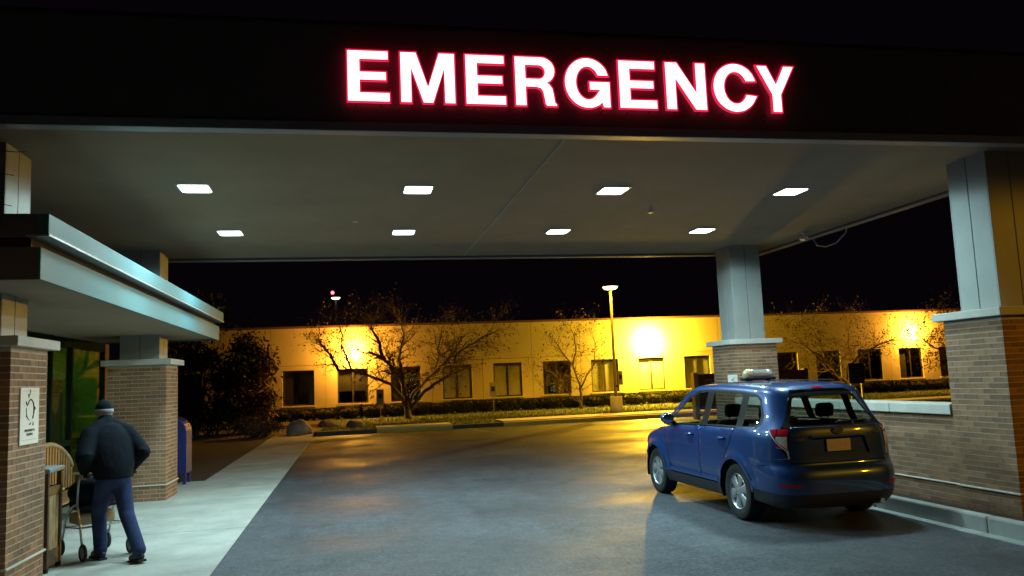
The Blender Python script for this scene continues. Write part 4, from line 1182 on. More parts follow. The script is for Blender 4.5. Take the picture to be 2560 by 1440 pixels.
def circ(ax, r, a0, a1, n=22): return [(s_of_y(ax+r*cos(radians(a0+(a1-a0)*i/n))), WR+r*sin(radians(a0+(a1-a0)*i/n))) for i in range(n+1)]
Y = s_of_y
AR = .405
# ---- side outlines
B0 = .30                               # bottom of painted side
belt = lambda y: 1.075-.022*max(0, y-.3)
dlo = [(Y(.40), 1.13), (Y(.36), 1.30), (Y(.45), 1.50), (Y(.60), 1.555), (Y(1.2), 1.585), (Y(2.0), 1.59), (Y(2.35), 1.575), (Y(2.62), 1.49), (Y(3.02), 1.22), (Y(3.24), 1.06), (Y(3.18), 1.035), (Y(2.0), 1.055), (Y(.95), 1.075), (Y(.52), 1.09)]
a_end = math.degrees(math.asin((B0-WR)/AR))
arch_r = circ(RA, AR, 180-a_end, a_end); arch_f = circ(FA, AR, 180-a_end, a_end)
# rear quarter with D pillar
quarter = [(Y(.36), .715), (Y(RA-AR-.005), .60)]
arc_r = [q for q in circ(RA, AR, 178, 8)]
quarter = [(Y(.30), .72), (Y(.40), .70)]+[(Y(.55), .62)]+[q for q in circ(RA, AR, 145, 42)]
xr = s_of_x(.66)
rd = [(Y(1.37), .62)]+[(Y(1.20), .80), (Y(1.08), .95), (Y(1.02), 1.055)]        # rear-door rear edge (bottom to top)
quarter = [(Y(.30), .72), (Y(.47), .70), (Y(.575), .60)]+circ(RA, AR, 141, 42, 14)+[(Y(1.195), .80), (Y(1.072), .95), (Y(1.012), 1.067), (Y(.95), 1.076)]
# quarter panel + D pillar + cant rail in one painted pressing (left outline runs: lamp, corner, up the D pillar, roof rail, A pillar, back along the window line)
pill_in = s_of_x(.62)
body = quarter+[(Y(.52), 1.091), (Y(.40), 1.131), (Y(.36), 1.30), (Y(.45), 1.50), (Y(.60), 1.556), (Y(1.2), 1.586), (Y(2.0), 1.591), (Y(2.35), 1.576), (Y(2.62), 1.491), (Y(3.02), 1.221), (Y(3.245), 1.058),
        (Y(3.36), 1.03), (Y(3.12), 1.235), (Y(2.72), 1.535), (Y(2.45), 1.655), (Y(1.9), 1.658), (Y(1.2), 1.658), (Y(.80), 1.658), (s_of_x(.50), 1.655), (s_of_x(.56), 1.60), (s_of_x(.60), 1.50), (s_of_x(.665), 1.30), (s_of_x(.705), 1.14), (s_of_x(.72), 1.085),
        (Y(.10), 1.085), (Y(.235), 1.075), (Y(.14), .95), (Y(-.02), .80), (s_of_x(.77), .76)]
body = body[:-1]+[(s_of_x(.79), .725)]
panel('quarter_panel', body, 'car_paint', CAR, mirror=True, h=.04)
# doors
def door(name, poly, parent=CAR): return panel(name, shrink(poly, .0055), 'car_paint', parent, mirror=True, h=.05, depth=.012)
rear_door = [(Y(2.0), .40), (Y(2.0), 1.050), (Y(1.45), 1.062), (Y(1.02), 1.068), (Y(1.08), .95), (Y(1.20), .80)]+circ(RA, AR+.03, 38, 10, 6)+[(Y(1.44), .40)]
front_door = [(Y(3.06), .40), (Y(3.12), .70), (Y(3.21), 1.028), (Y(2.6), 1.04), (Y(2.0), 1.050), (Y(2.0), .40)]
rd_o = door('rear_door', rear_door); fd_o = door('front_door', front_door)
# cladding along the door bottoms and sills
sill = [(Y(3.185), .245), (Y(3.20), .395), (Y(1.415), .395), (Y(1.40), .245)]
panel('sill_cladding', sill, 'car_clad', CAR, mirror=True, h=.05, off=.004)
mould = [(Y(3.04), .415), (Y(3.05), .475), (Y(2.01), .475), (Y(2.01), .415)]; panel('door_moulding', mould, 'car_paint', fd_o, mirror=True, h=.05, off=.014)
mould = [(Y(1.99), .415), (Y(1.99), .475), (Y(1.47), .475), (Y(1.47), .415)]; panel('door_moulding', mould, 'car_paint', rd_o, mirror=True, h=.05, off=.014)
# front wing and nose
fw = [(Y(3.065), .40), (Y(3.185), .40)]+circ(FA, AR, 174, 30, 18)+[(S2+.32, .56), (S2+.36, .70), (S2+.42, .78), (S2+.10, .90), (Y(3.66), .955), (Y(3.36), 1.026), (Y(3.215), 1.025), (Y(3.125), .70)]
panel('front_wing', fw, 'car_paint', CAR, mirror=True, h=.045)
hl = [(S2+.37, .70), (S2+.62, .66), (S2+.68, .76), (S2+.43, .79)]
panel('headlight', hl, 'lamp_clear', CAR, mirror=True, h=.05)
nose = [(S2+.34, .22), (S2+S3, .22), (S2+S3, .80), (S2+.70, .79), (S2+.64, .655), (S2+.37, .69), (S2+.325, .555)]
panel('front_bumper', nose, 'car_paint', CAR, mirror=True, h=.06)
# rear bumper (painted upper part and dark lower valance)
rb_edge = circ(RA, AR, 141, 176, 8)
bump = [(0, .735), (s_of_x(.626), .735), (s_of_x(.636), .782), (s_of_x(.77), .772), (s_of_x(.785), .728), (Y(.30), .712), (Y(.47), .695), (Y(.575), .597)]+rb_edge+[(Y(.56), .43), (Y(.2), .40), (s_of_x(.6), .39), (0, .39)]
bump = bump+[(-a, b) for a, b in bump[::-1] if a > 0]
panel('rear_bumper', bump, 'car_paint', CAR, h=.05)
val = [(0, .385), (s_of_x(.6), .385), (Y(.2), .395), (Y(.56), .425), (Y(.58), .30), (Y(.2), .235), (0, .22)]
val = val+[(-a, b) for a, b in val[::-1] if a > 0]
panel('rear_valance', val, 'car_clad', CAR, h=.06)
refl = [(s_of_x(.56), .475), (s_of_x(.76), .48), (s_of_x(.76), .515), (s_of_x(.56), .51)]
panel('reflector', refl, 'reflector_red', CAR, mirror=True, h=.04, off=.004)
# tail lamps
lamp_red = [(Y(.225), 1.072), (Y(.10), 1.08), (s_of_x(.745), 1.08), (s_of_x(.745), .90), (Y(-.02), .88), (Y(.10), .95)]
lamp_clear = [(s_of_x(.74), .895), (s_of_x(.745), 1.00), (s_of_x(.64), 1.00), (s_of_x(.636), .79), (s_of_x(.775), .78), (Y(-.03), .80), (Y(-.02), .875)]
lamp_in = [(s_of_x(.738), 1.08), (s_of_x(.635), 1.078), (s_of_x(.637), 1.005), (s_of_x(.738), 1.005)]
tl = panel('tail_light', shrink(lamp_red, .003), 'lamp_red', CAR, mirror=True, h=.035, off=.008)
panel('clear_section', shrink(lamp_clear, .003), 'lamp_clear', tl, mirror=True, h=.03, off=.006)
panel('inner_section', shrink(lamp_in, .003), 'lamp_red', tl, mirror=True, h=.03, off=.006)
chrome_edge = [(Y(.232), 1.064), (Y(.105), .945), (Y(-.012), .87), (Y(-.03), .795), (Y(-.018), .79), (Y(.0), .865), (Y(.115), .94), (Y(.245), 1.06)]
panel('chrome_edge', chrome_edge, 'lamp_clear', tl, mirror=True, h=.03, off=.010)
# tailgate
sx = s_of_x
rec = [(sx(.345), .985), (-sx(.345), .985), (-sx(.40), .815), (sx(.40), .815)]
tgp = [(sx(.63), 1.085), (sx(.632), .745), (-sx(.632), .745), (-sx(.63), 1.085)]
tg = panel('tailgate', tgp, 'car_paint', CAR, holes=[rec], h=.045)[0]
# number-plate recess: back and four bevel sides
rin = [(sx(.33), .975), (-sx(.33), .975), (-sx(.37), .83), (sx(.37), .83)]
panel('plate_recess', shrink(rec, -.002), 'car_paint', tg, h=.06, off=-.03)
rim = MB()
ro = densify(rec, .1); 
outp = [surf(a, b) for a, b in ro]; inp = [surf(a, b)+normal_at(a, b)*-.032 for a, b in ro]
k = len(ro); rim.add([tuple(p) for p in outp+inp], [(i, (i+1) % k, k+(i+1) % k, k+i) for i in range(k)])
rim_o = rim.build('recess_edge', 'car_paint', None, fix=False); rim_o.parent = tg
def car_part(mb, name, material, parent=CAR, **kw):
    o = mb.build(name, material, None, **kw); o.parent = parent; return o
car_part(MB().box(-.155, .155, .100, .112, .862, 1.0), 'number_plate', 'plate_yellow', bevel=.004)
pk = MB(); r_ = random.Random(4)
for i in range(7): pk.box(-.115+i*.034, -.093+i*.034, .0975, .0995, .898, .962)
tag(car_part(pk, 'plate_characters', 'plate_yellow', fix=False), kind='stuff')
car_part(MB().box(-.36, .36, .062, .12, 1.027, 1.055), 'handle_bar', 'car_paint', tg, bevel=.01)
em = MB(); em.lathe([(.052, 0), (.056, .006), (.05, .012)], 26, Matrix.Translation((0, .102, 1.098)) @ Matrix.Rotation(pi/2, 4, 'X') @ Matrix.Diagonal((1.35, .72, 1, 1)))
car_part(em, 'emblem', 'chrome', tg, smooth='auto')
for (x0, w, z) in ((-.56, .15, 1.065), (-.56, .12, 1.01), (.46, .10, 1.06)):
    lb_ = MB(); x = x0
    while x < x0+w: lb_.box(x, x+.012, .083+.06*(abs(x)/.6)**4, .10+.06*(abs(x)/.6)**4, z-.011, z+.011); x += .021
    tag(car_part(lb_, 'chrome_badge', 'chrome', tg, fix=False), kind='stuff')
# rear screen: dark surround, glass, wiper
rs_o = [(sx(.60), 1.50), (sx(.55), 1.585), (sx(.2), 1.60), (-sx(.2), 1.60), (-sx(.55), 1.585), (-sx(.60), 1.50), (-sx(.665), 1.30), (-sx(.70), 1.14), (-sx(.70), 1.092), (sx(.70), 1.092), (sx(.70), 1.14), (sx(.665), 1.30)]
rs_g = [(sx(.545), 1.49), (sx(.50), 1.535), (-sx(.50), 1.535), (-sx(.545), 1.49), (-sx(.61), 1.30), (-sx(.63), 1.17), (-sx(.60), 1.125), (sx(.60), 1.125), (sx(.63), 1.17), (sx(.61), 1.30)]
rs_o = rs_o[::-1]; rs_g = rs_g[::-1]
panel('rear_screen_surround', shrink(rs_o, .003), 'car_black', tg, holes=[rs_g], h=.045)
panel('rear_window', shrink(rs_g, -.004), 'car_glass_rear', tg, h=.06, off=-.006)
wp = [surf(s, z)+normal_at(s, z)*.02 for s, z in ((0, 1.13), (-sx(.1), 1.15), (-sx(.3), 1.155), (-sx(.5), 1.16))]
car_part(MB().tube([tuple(p) for p in wp], [.018, .012, .008, .006], 8), 'rear_wiper', 'car_black', tg, smooth=True)
lg = [tuple(surf(a, 1.088)+normal_at(a, 1.088)*.006) for a in np.linspace(-sx(.62), sx(.62), 22)]
car_part(MB().tube(lg, .009, 8), 'highlight_bead', 'car_paint', tg, smooth=True)  # bead added to catch a highlight along the tailgate top
# roof spoiler lip with stop lamp above the rear screen
spoil = [(sx(.56), 1.604), (sx(.50), 1.656), (-sx(.50), 1.656), (-sx(.56), 1.604), (-sx(.2), 1.607), (sx(.2), 1.607)]
panel('roof_spoiler', spoil, 'car_paint', tg, h=.04, off=.012)
panel('stop_lamp', [(sx(.12), 1.615), (sx(.12), 1.632), (-sx(.12), 1.632), (-sx(.12), 1.615)], 'lamp_red', tg, h=.04, off=.016)
# side windows with dark surround
qw = [(Y(.47), 1.15), (Y(.43), 1.30), (Y(.50), 1.475), (Y(.62), 1.52), (Y(.865), 1.538), (Y(.865), 1.10), (Y(.60), 1.112)]
rw = [(Y(1.03), 1.098), (Y(1.03), 1.546), (Y(1.30), 1.558), (Y(1.83), 1.565), (Y(1.83), 1.082)]
fwn = [(Y(2.02), 1.08), (Y(2.02), 1.563), (Y(2.30), 1.55), (Y(2.56), 1.475), (Y(2.96), 1.205), (Y(3.06), 1.11), (Y(3.02), 1.062)]
panel('window_surround', shrink(dlo, .002), 'car_black', CAR, holes=[qw, rw, fwn], mirror=True, h=.05, off=-.004)
panel('quarter_window', shrink(qw, -.004), 'car_glass', CAR, mirror=True, h=.07, off=-.010)
panel('rear_door_window', shrink(rw, -.004), 'car_glass', rd_o, mirror=True, h=.07, off=-.010)
panel('front_door_window', shrink(fwn, -.004), 'car_glass', fd_o, mirror=True, h=.07, off=-.010)
# wheel-arch lips and liners
for ax in (RA, FA):
    ro_ = circ(ax, AR+.035, 172 if ax == RA else 170, 8, 26); ri_ = circ(ax, AR-.004, 8, 172 if ax == RA else 170, 26)
    panel('arch_lip', ro_+ri_, 'car_paint', CAR, mirror=True, h=.05, off=.007)
    for sg in (-1, 1):
        li = MB(); n = 20; vs = []
        for i in range(n+1):
            a = radians(-15+210*i/n)
            for xx in (.875, .55): vs.append((sg*xx, ax+(AR-.003)*cos(a), WR+(AR-.003)*sin(a)))
        li.add(vs, [(2*i, 2*i+1, 2*i+3, 2*i+2) for i in range(n)]); car_part(li, 'arch_liner', 'car_black', smooth=True, fix=False)
# roof
ZR = 1.6575
def edge_x(y):
    lo = 0; # contour at roof height
    w = half_w(ZR); d = YC-rear_y(ZR)
    if y < YC:
        c = max(0, min(1, (YC-y)/d)); x = w*(1-c*c)**(1/NS)
    else: x = w
    return max(.001, x-.035*max(0, (1.6-y)/1.6)**2)
rv = []; ny_ = 40; nx_ = 24; y_a, y_b = rear_y(ZR)+.002, 2.45
for j in range(ny_+1):
    t = j/ny_; y = y_a+(y_b-y_a)*(t**1.6)
    X = edge_x(y); ze = 1.05+(ZR-1.05)*(1-.075*((y-1.75)/1.4)**2)
    for i in range(nx_+1):
        u = -1+2*i/nx_
        rv.append((u*X, y, ze-.002+.030*(1-u*u)*min(1, (y-y_a)/.25+.15)))
ro = MB().add(rv, [(j*(nx_+1)+i, j*(nx_+1)+i+1, (j+1)*(nx_+1)+i+1, (j+1)*(nx_+1)+i) for j in range(ny_) for i in range(nx_)])
car_part(ro, 'roof', 'car_paint', smooth=True, fix=False)
for sg in (-1, 1):
    car_part(MB().box(sg*.455-.012, sg*.455+.012, .75, 2.35, 1.672, 1.682), 'roof_channel', 'car_black', bevel=.004)
# windscreen and bonnet
ap = [(2.45, 1.655), (2.72, 1.535), (3.12, 1.235), (3.36, 1.03)]
ws = []; nn = 14
for t in np.linspace(0, 1, 12):
    f = t*3; i = min(2, int(f)); q = f-i; y = ap[i][0]*(1-q)+ap[i+1][0]*q; z = ap[i][1]*(1-q)+ap[i+1][1]*q
    p = surf(Y(y), z); X = -p.x
    for i in range(nn+1):
        u = -1+2*i/nn; ws.append((u*X, p.y+.12*(1-u*u), p.z+.02*(1-u*u)*(1-t)))
car_part(MB().add(ws, [(j*(nn+1)+i, j*(nn+1)+i+1, (j+1)*(nn+1)+i+1, (j+1)*(nn+1)+i) for j in range(11) for i in range(nn)]), 'windscreen', 'car_glass', smooth=True, fix=False)
hd = [(3.30, 1.026), (3.66, .957), (YFC+.10, .902)]; hv = []
he = [(Y(3.215), 1.026), (Y(3.36), 1.026), (Y(3.66), .955), (S2+.10, .90), (S2+.42, .78), (S2+.70, .795), (S2+S3-.01, .80)]
nn = 16
for k in range(25):
    f = k/24*(len(he)-1); i = min(len(he)-2, int(f)); q = f-i
    p = surf(he[i][0]*(1-q)+he[i+1][0]*q, he[i][1]*(1-q)+he[i+1][1]*q)
    for i in range(nn+1):
        u = -1+2*i/nn; hv.append((u*-p.x, p.y, p.z+.045*(1-abs(u)**3)))
car_part(MB().add(hv, [(j*(nn+1)+i, j*(nn+1)+i+1, (j+1)*(nn+1)+i+1, (j+1)*(nn+1)+i) for j in range(24) for i in range(nn)]), 'bonnet', 'car_paint', smooth=True, fix=False)
# mirrors and handles
for sg in (-1, 1):
    mm_ = MB(); mm_.ell((sg*.97, 2.86, 1.185), (.105, .075, .085), 16, 10)
    mo = car_part(mm_, 'door_mirror', 'car_paint', smooth=True)
    car_part(MB().tube([(sg*.82, 2.92, 1.09), (sg*.90, 2.88, 1.14)], [.03, .028], 10), 'mirror_stalk', 'car_black', mo, smooth=True)
    car_part(MB().ell((sg*.97, 2.795, 1.185), (.088, .012, .068), 16, 8), 'mirror_glass', 'chrome', mo, smooth=True)
    for yy, par in ((1.22, rd_o[0 if sg < 0 else 1]), (2.18, fd_o[0 if sg < 0 else 1])):
        p = surf(Y(yy), .945); q = surf(Y(yy+.2), .942)
        car_part(MB().tube([(sg*-p.x*1.0, p.y, p.z), (sg*(-p.x+.035), p.y+.03, p.z), (sg*(-q.x+.035), q.y-.03, q.z), (sg*-q.x, q.y, q.z)], [.014, .016, .016, .014], 10), 'door_handle', 'car_paint', par, smooth=True)
# wheels
def wheel(parent_name='wheel'):
    w = MB(); T = Matrix.Rotation(pi/2, 4, 'Y')   # lathe axis along x
    ty = [(.215, -.095), (.255, -.108), (.300, -.108), (.328, -.100), (.341, -.075), (.343, -.03), (.343, .03), (.341, .075), (.328, .100), (.300, .108), (.255, .108), (.215, .095)]
    w.lathe(ty, 44, T, closed=True)
    o = w.build('wheel', 'rubber', None, smooth='auto')
    g = MB()
    for k in range(56):
        a = 2*pi*k/56; Rm = Matrix.Rotation(a, 4, 'X')
        g.box(-.09, .09, -.007, .007, .3415, .3445, Rm)
    g2 = g.build('tread', 'rubber', None, fix=False); g2.parent = o
    r = MB()
    r.lathe([(.218, -.055), (.222, -.092), (.214, -.098), (.205, -.085), (.200, -.05)], 40, T)
    rr = r.build('rim', 'hubcap', None, smooth='auto'); rr.parent = o
    b = MB(); b.lathe([(.204, -.045), (.0, -.046)], 30, T); bo = b.build('brake_disc', 'steel_dark', None); bo.parent = o
    hub = MB(); hub.lathe([(.075, -.05), (.075, -.082), (.055, -.094), (.02, -.097)], 26, T); ho = hub.build('hub_cap', 'hubcap', None, smooth='auto'); ho.parent = o
    for k in range(6):
        a = 2*pi*(k+.25)/6; Rm = Matrix.Rotation(a, 4, 'X')
        sp_ = MB()
        pts = [(.045, .060), (.052, .11), (.066, .165), (.080, .208)]
        vs = []
        for wd, rad in pts:
            xo = -.090+.010*((rad-.06)/.15)
            vs += [(xo+.010, -wd, rad), (xo-.004, -wd*.62, rad), (xo-.006, wd*.62, rad), (xo+.010, wd, rad)]
        fs = [(4*i+j, 4*i+j+1, 4*i+4+j+1, 4*i+4+j) for i in range(3) for j in range(3)]
        so = sp_.add([tuple(Rm @ Vector(q)) for q in vs], fs).build('spoke', 'hubcap', None, smooth=True, fix=True); so.parent = o
        ln = MB(); ln.lathe([(.008, -.10), (.008, -.09)], 8, Rm @ Matrix.Translation((0, 0, .048)) @ T)
    return o
w0 = wheel()
spots = ((-.765, RA, 0), (-.765, FA, .5), (.765, RA, pi), (.765, FA, pi))
for i, (xx, yy, r) in enumerate(spots):
    o = w0 if i == 0 else copy_tree(w0)
    o.parent = CAR; o.location = (xx, yy, WR+.002)
    if xx > 0: o.rotation_euler = (r*.3, 0, pi)
    else: o.rotation_euler = (r, 0, 0)
# underbody, axle, exhaust
car_part(MB().box(-.52, .52, .30, 4.2, .24, .36).box(-.80, .80, 1.45, 3.15, .25, .36), 'underbody', 'car_black')
car_part(MB().tube([(-.62, 1.0, .33), (.62, 1.0, .33)], .05, 10), 'rear_axle', 'car_black')
car_part(MB().tube([(.45, .9, .28), (.47, .3, .27), (.47, .04, .265)], .032, 12, cap=True), 'exhaust', 'silver', smooth='auto')
car_part(MB().tube([(-.25, .42, .30), (.3, .42, .30)], .11, 12), 'silencer', 'steel_dark', smooth='auto')
# interior: lining, floor, dashboard, seats
ins = MB()
lin = [(sx(.45), .40), (sx(.45), 1.06), (Y(.30), 1.06), (Y(3.3), 1.01), (Y(3.3), .40), (Y(.3), .40)]
V, F = cdt(lin, (), .15)
for sg in (1, -1):
    ins.add([tuple(Vector((sg*p.x, p.y, p.z))) for p in [surf(a, b)-normal_at(a, b)*.06 for a, b in V]], F)
ins.box(-.78, .78, .25, 3.3, .37, .42)
ins.box(-.45, .45, .19, .21, .42, 1.05)
car_part(ins, 'interior_lining', 'car_trim_inside', fix=False)
hl_ = []
for j in range(13):
    y = .62+(2.4-.62)*j/12; X = edge_x(y)+.03; ze = 1.05+(1.63-1.05)*(1-.075*((y-1.75)/1.4)**2)
    for i in range(9): hl_.append((X*(-1+2*i/8), y, ze+.012*(1-(-1+2*i/8)**2)))
car_part(MB().add(hl_, [(j*9+i, j*9+i+1, (j+1)*9+i+1, (j+1)*9+i) for j in range(12) for i in range(8)]), 'headliner', 'car_trim_inside', smooth=True, fix=False)
car_part(MB().prism([(3.0, .60), (2.92, .92), (3.0, 1.0), (3.38, 1.0), (3.40, .60)], -.74, .74, 'x'), 'dashboard', 'car_trim_inside', bevel=.03)
car_part(MB().lathe([(.185+.016*cos(a), .016*sin(a)) for a in np.linspace(0, 2*pi, 9)[:-1]], 28, Matrix.Translation((-.38, 2.78, .93)) @ Matrix.Rotation(radians(68), 4, 'X'), closed=True), 'steering_wheel', 'car_black', smooth=True)
def seat(x, y, w, heads, name):
    st = car_part(MB().box(x-w/2, x+w/2, y, y+.50, .44, .60), name, 'car_seat', bevel=.05)
    Mx = Matrix.Translation((x, y+.06, .58)) @ Matrix.Rotation(radians(12), 4, 'X')
    car_part(MB().box(-w/2+.02, w/2-.02, -.07, .07, 0, .60, Mx), 'backrest', 'car_seat', st, bevel=.05)
    for hx_ in heads:
        car_part(MB().box(hx_-.12, hx_+.12, -.055, .05, .64, .82, Mx), 'headrest', 'car_seat', st, bevel=.045)
        for dx in (-.05, .05): car_part(MB().tube([tuple(Mx @ Vector((hx_+dx, 0, .58))), tuple(Mx @ Vector((hx_+dx, 0, .66)))], .007, 6), 'headrest_post', 'silver', st)
seat(-.38, 2.02, .50, (0,), 'front_seat'); seat(.38, 2.02, .50, (0,), 'front_seat'); seat(0, 1.05, 1.26, (-.40, .40), 'rear_seat')
car_part(MB().box(-.6, .6, .25, 1.0, .42, .66), 'boot_floor', 'car_trim_inside', bevel=.02)
# roof beacon bar at the front of the roof
bb = empty('roof_beacon', (0, 0, 0)); bb.parent = CAR; bb.location = (-.02, 1.85, 1.672)
bb.parent = None
bw = world_of(CAR) @ Vector((.13, 2.1, 1.69)); bb.location = bw; bb.rotation_euler = CAR.rotation_euler
tag(bb, 'low clear and amber beacon bar on the blue car roof', 'beacon')
def bpart(mb, n_, m_, **kw): o = mb.build(n_, m_, None, **kw); o.parent = bb; return o
bpart(MB().box(-.24, .24, -.09, .09, 0.0, .045), 'base', 'car_black', bevel=.02)
bpart(MB().ell((-.15, 0, .07), (.085, .085, .095), 18, 12), 'amber_lens', 'amber_lens', smooth=True)
bpart(MB().ell((.15, 0, .07), (.085, .085, .085), 18, 12), 'clear_lens', 'clear_lens', smooth=True)
bpart(MB().prism([(-.075, .046), (.075, .046), (.07, .10), (.04, .15), (-.04, .15), (-.07, .10)], -.12, .12, 'x'), 'clear_cover', 'clear_lens', bevel=.02)

# =================================================================== PERSON WITH WALKER
def capsule(mb, a, b, ra, rb, n=14):
    a, b = Vector(a), Vector(b)
    mb.tube([a, a.lerp(b, .5), b], [ra, (ra+rb)/2, rb], n); mb.ell(a, (ra, ra, ra), n, 8); mb.ell(b, (rb, rb, rb), n, 8); return mb
def remesh(name, mb, voxel, it, material, parent, extra=None):
    me = mb.mesh(name, True); o = bpy.data.objects.new(name, me); COL.objects.link(o)
    rm = o.modifiers.new('r', 'REMESH'); rm.mode = 'VOXEL'; rm.voxel_size = voxel
    sm = o.modifiers.new('s', 'SMOOTH'); sm.iterations = it; sm.factor = .5
    dg = bpy.context.evaluated_depsgraph_get(); ev = o.evaluated_get(dg)
    nm = bpy.data.meshes.new_from_object(ev); bpy.data.objects.remove(o)
    if extra is not None:
        bm = bmesh.new(); bm.from_mesh(nm); tmp = extra.mesh('x'); bm.from_mesh(tmp); bm.to_mesh(nm); bm.free()
    nm.materials.clear()
    ob = link(name, nm, material, None, smooth=True); ob.parent = parent
    return ob
HEAD_A = atan2(.6, .8)
MAN = empty('person', (-2.70, 10.18, .008), 'person in dark jacket and black cap pushing a wheeled walker, seen from behind', 'person', rz=HEAD_A)
sh_ = lambda s: (s*.19, .14, 1.40)
el_ = lambda s: (s*.325, -.01, 1.17)
wr_ = lambda s: (s*.275, .115, .995)
knee = {-1: (-.085, .17, .52), 1: (.09, -.16, .50)}
ank = {-1: (-.08, .12, .10), 1: (.09, -.50, .135)}
b = MB()
b.ell((0, .285, 1.655), (.078, .098, .118), 20, 14); capsule(b, (0, .19, 1.48), (0, .255, 1.60), .062, .058)
b.ell((0, .38, 1.645), (.014, .022, .026), 10, 8)
for s in (-1, 1):
    b.ell((s*.080, .28, 1.645), (.012, .022, .034), 10, 8)
    capsule(b, sh_(s), el_(s), .055, .045); capsule(b, el_(s), wr_(s), .045, .032)
    capsule(b, (s*.09, 0, .90), knee[s], .085, .06); capsule(b, knee[s], ank[s], .06, .042)
for z, r in ((.95, .15), (1.1, .145), (1.25, .155), (1.38, .16)): b.ell((0, (z-.95)*.33, z), (r*1.15, r*.75, .12), 16, 10)
ex = MB()
for s in (-1, 1):
    # palm and five fingers closed round the handle grip (grip runs along f at z=.94)
    gx, gz = s*.262, .945
    Mx = Matrix.Translation((gx, .12, gz+.028))
    ex.ell((0, 0, 0), (.042, .048, .018), 14, 8, Mx.to_3x3()); 
    ex.v[-(15-0)*0:] if False else None
    base = len(ex.v)-14*9
    ex.v[base:] = [(x+gx, y+.12, z+gz+.030) for x, y, z in ex.v[base:]]
    for k, (fy, L) in enumerate(((.155, .9), (.134, 1.0), (.112, .98), (.092, .82))):
        ex.tube([(gx-s*.034, fy, gz+.034), (gx+s*.030, fy, gz+.036), (gx+s*.040, fy, gz+.012), (gx+s*.030, fy, gz-.020), (gx+s*.004*L, fy, gz-.030)], [.0095, .0095, .009, .0085, .007], 8)
    ex.tube([(gx-s*.030, .10, gz+.026), (gx-s*.040, .135, gz+.008), (gx-s*.022, .158, gz-.012)], [.0115, .0105, .008], 8)
    ex.tube([wr_(s), (gx, .085, gz+.034)], [.032, .026], 10)
body_o = remesh('body', b, .012, 3, 'skin', MAN, ex)
j = MB()
LEAN = lambda z: -.01+max(0, z-.95)*.34
for z in np.linspace(.955, 1.44, 18):
    rx = interp(z, [(.95, .212), (1.03, .238), (1.14, .256), (1.26, .260), (1.36, .242), (1.44, .180)]); ry = interp(z, [(.95, .165), (1.05, .185), (1.2, .195), (1.36, .172), (1.44, .135)])
    j.ell((0, LEAN(z), z), (rx, ry, .10), 22, 12)
capsule(j, (0, .19, 1.49), (0, .235, 1.575), .098, .082, 18)
for s in (-1, 1):
    capsule(j, (s*.06, .185, 1.50), (s*.20, .14, 1.40), .085, .105, 16)
    capsule(j, (s*.20, .14, 1.40), (s*.325, -.01, 1.17), .108, .094, 16); capsule(j, (s*.325, -.01, 1.17), (wr_(s)[0], wr_(s)[1]-.01, wr_(s)[2]+.012), .094, .055, 16)
    j.ell((s*.31, 0, 1.20), (.085, .112, .035), 14, 6)
j.ell((0, -.01, .918), (.228, .172, .030), 22, 8)
jk = remesh('jacket', j, .012, 7, 'cloth_jacket', MAN)
t_ = MB(); t_.ell((0, -.015, .90), (.185, .145, .13), 18, 10)
for s in (-1, 1):
    capsule(t_, (s*.088, -.01, .87), knee[s], .108, .082, 16); capsule(t_, knee[s], (ank[s][0], ank[s][1], ank[s][2]+.0), .082, .070, 16)
    for k in range(3):
        p = Vector(knee[s]).lerp(Vector(ank[s]), .70+.12*k); t_.ell(p, (.078, .080, .02), 14, 6)
remesh('trousers', t_, .011, 3, 'cloth_jeans', MAN)
for s in (-1, 1):
    a = Vector(ank[s]); tilt = Matrix.Translation((a.x, a.y, 0)) @ Matrix.Rotation(radians(0 if s < 0 else -8), 4, 'X')
    f = MB(); zo = .0 if s < 0 else .015
    capsule(f, tilt @ Vector((0, -.03, .055+zo)), tilt @ Vector((0, .17, .042+zo)), .048, .042, 14)
    f.ell(tilt @ Vector((0, .05, .075+zo)), (.046, .085, .045), 14, 8)
    sh = remesh('shoe', f, .008, 2, 'shoe', MAN)
    so = MB().box(-.048, .048, -.085, .215, .0 if s < 0 else .008, .022+zo, tilt).build('sole', 'rubber', None, bevel=.01); so.parent = sh
cp = MB(); n = 26; vs = []
for i in range(9):
    th = pi/2*i/8
    for k in range(n): vs.append((.096*cos(th)*cos(2*pi*k/n), .285+.118*cos(th)*sin(2*pi*k/n), 1.678+.124*sin(th)))
cpo = cp.add(vs, [(i*n+k, i*n+(k+1) % n, (i+1)*n+(k+1) % n, (i+1)*n+k) for i in range(8) for k in range(n)]).build('cap', 'cloth_cap', None, smooth=True); cpo.parent = MAN
sd = cpo.modifiers.new('t', 'SOLIDIFY'); sd.thickness = .006
MB().ell((0, .41, 1.69), (.075, .06, .008), 16, 6).build('cap_peak', 'cloth_cap', None, smooth=True).parent = cpo
bd = MB(); bd.lathe([(1.0, -.028), (1.045, -.024), (1.05, 0), (1.03, .02), (1.0, .022)], 30, Matrix.Translation((0, .285, 1.668)) @ Matrix.Diagonal((.096, .116, 1, 1)))
bdo = bd.build('cap_band', 'cloth_band', None, smooth=True); bdo.parent = MAN
hr = MB(); hr.ell((0, .262, 1.622), (.083, .090, .065), 18, 10); ho_ = hr.build('hair', 'hair_grey', None, smooth=True); ho_.parent = MAN

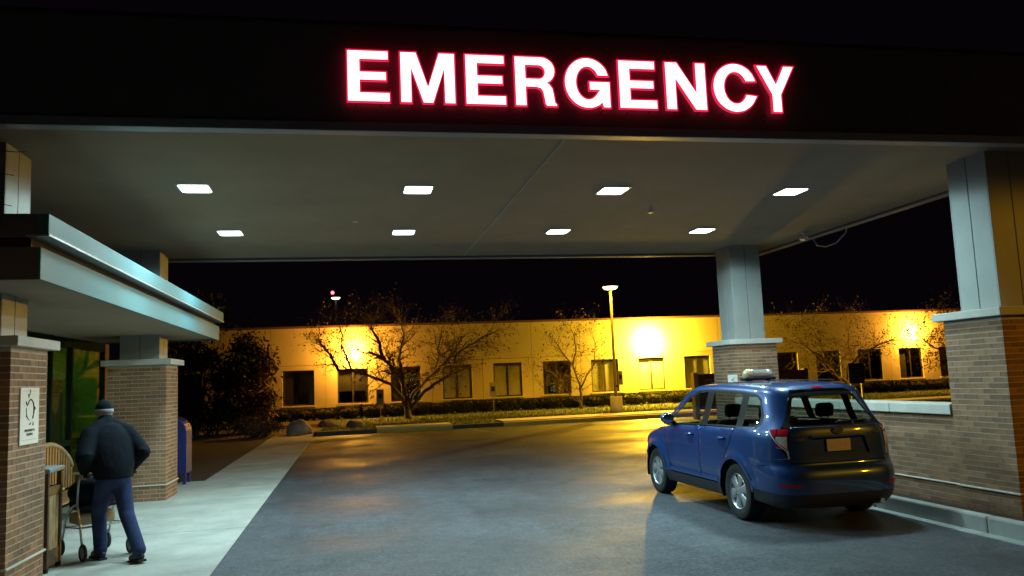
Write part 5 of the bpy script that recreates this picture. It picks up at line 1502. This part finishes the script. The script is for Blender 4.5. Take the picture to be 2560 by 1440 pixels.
WK = empty('walker', (-2.70, 10.18, .008), 'grey wheeled walker with a dark bag pushed by the person', 'walker', rz=HEAD_A)
def wpart(mb, n_, m_, par=None, **kw): o = mb.build(n_, m_, None, **kw); o.parent = par or WK; return o
wheels = ((-.262, .14), (-.262, .80), (.262, .14), (.262, .80))
for s in (-1, 1):
    x = s*.262
    wpart(MB().tube([(x, .05, .945), (x, .17, .945), (x, .24, .935), (x, .30, .87), (x, .33, .62), (x*.98, .26, .40), (x, .15, .12)], .0135, 10), 'side_frame', 'silver', smooth=True)
    wpart(MB().tube([(x, .33, .62), (x, .50, .57), (x, .62, .50), (x, .78, .14)], .0135, 10), 'front_frame', 'silver', smooth=True)
    wpart(MB().tube([(x, .24, .36), (x, .68, .33)], .010, 8), 'side_bar', 'silver', smooth=True)
    wpart(MB().tube([(x, .03, .945), (x, .17, .945)], .019, 12), 'handle_grip', 'rubber', smooth='auto')
    wpart(MB().tube([(x, .11, .915), (x, .22, .90)], .006, 6), 'brake_lever', 'rubber')
for wx, wy in wheels:
    T = Matrix.Translation((wx, wy, .097)) @ Matrix.Rotation(pi/2, 4, 'Y')
    wh = wpart(MB().lathe([(.065, -.014), (.088, -.016), (.097, -.008), (.097, .008), (.088, .016), (.065, .014)], 26, T, closed=True), 'wheel', 'rubber', smooth='auto')
    wpart(MB().lathe([(.064, -.008), (.02, -.014), (.02, .014), (.064, .008)], 20, T), 'wheel_hub', 'grip_grey', wh, smooth='auto')
    wpart(MB().tube([(wx, wy, .14), (wx, wy, .22)] if wy > .5 else [(wx, wy, .10), (wx, wy+.02, .2)], .012, 8), 'fork', 'silver')
wpart(MB().tube([(-.262, .68, .33), (.262, .68, .33)], .010, 8), 'cross_bar', 'silver')
wpart(MB().tube([(-.262, .24, .36), (.262, .24, .36)], .010, 8), 'cross_bar', 'silver')
wpart(MB().box(-.24, .24, .30, .62, .56, .595), 'seat', 'black_bag', bevel=.015)
bag = MB().ell((-.04, .46, .74), (.28, .20, .17), 20, 12); bag.ell((-.03, .50, .62), (.26, .18, .13), 18, 10)
remesh('bag', bag, .014, 4, 'black_bag', WK)
wpart(MB().box(-.21, .21, .42, .74, .36, .50), 'basket', 'wood_pale', bevel=.03)
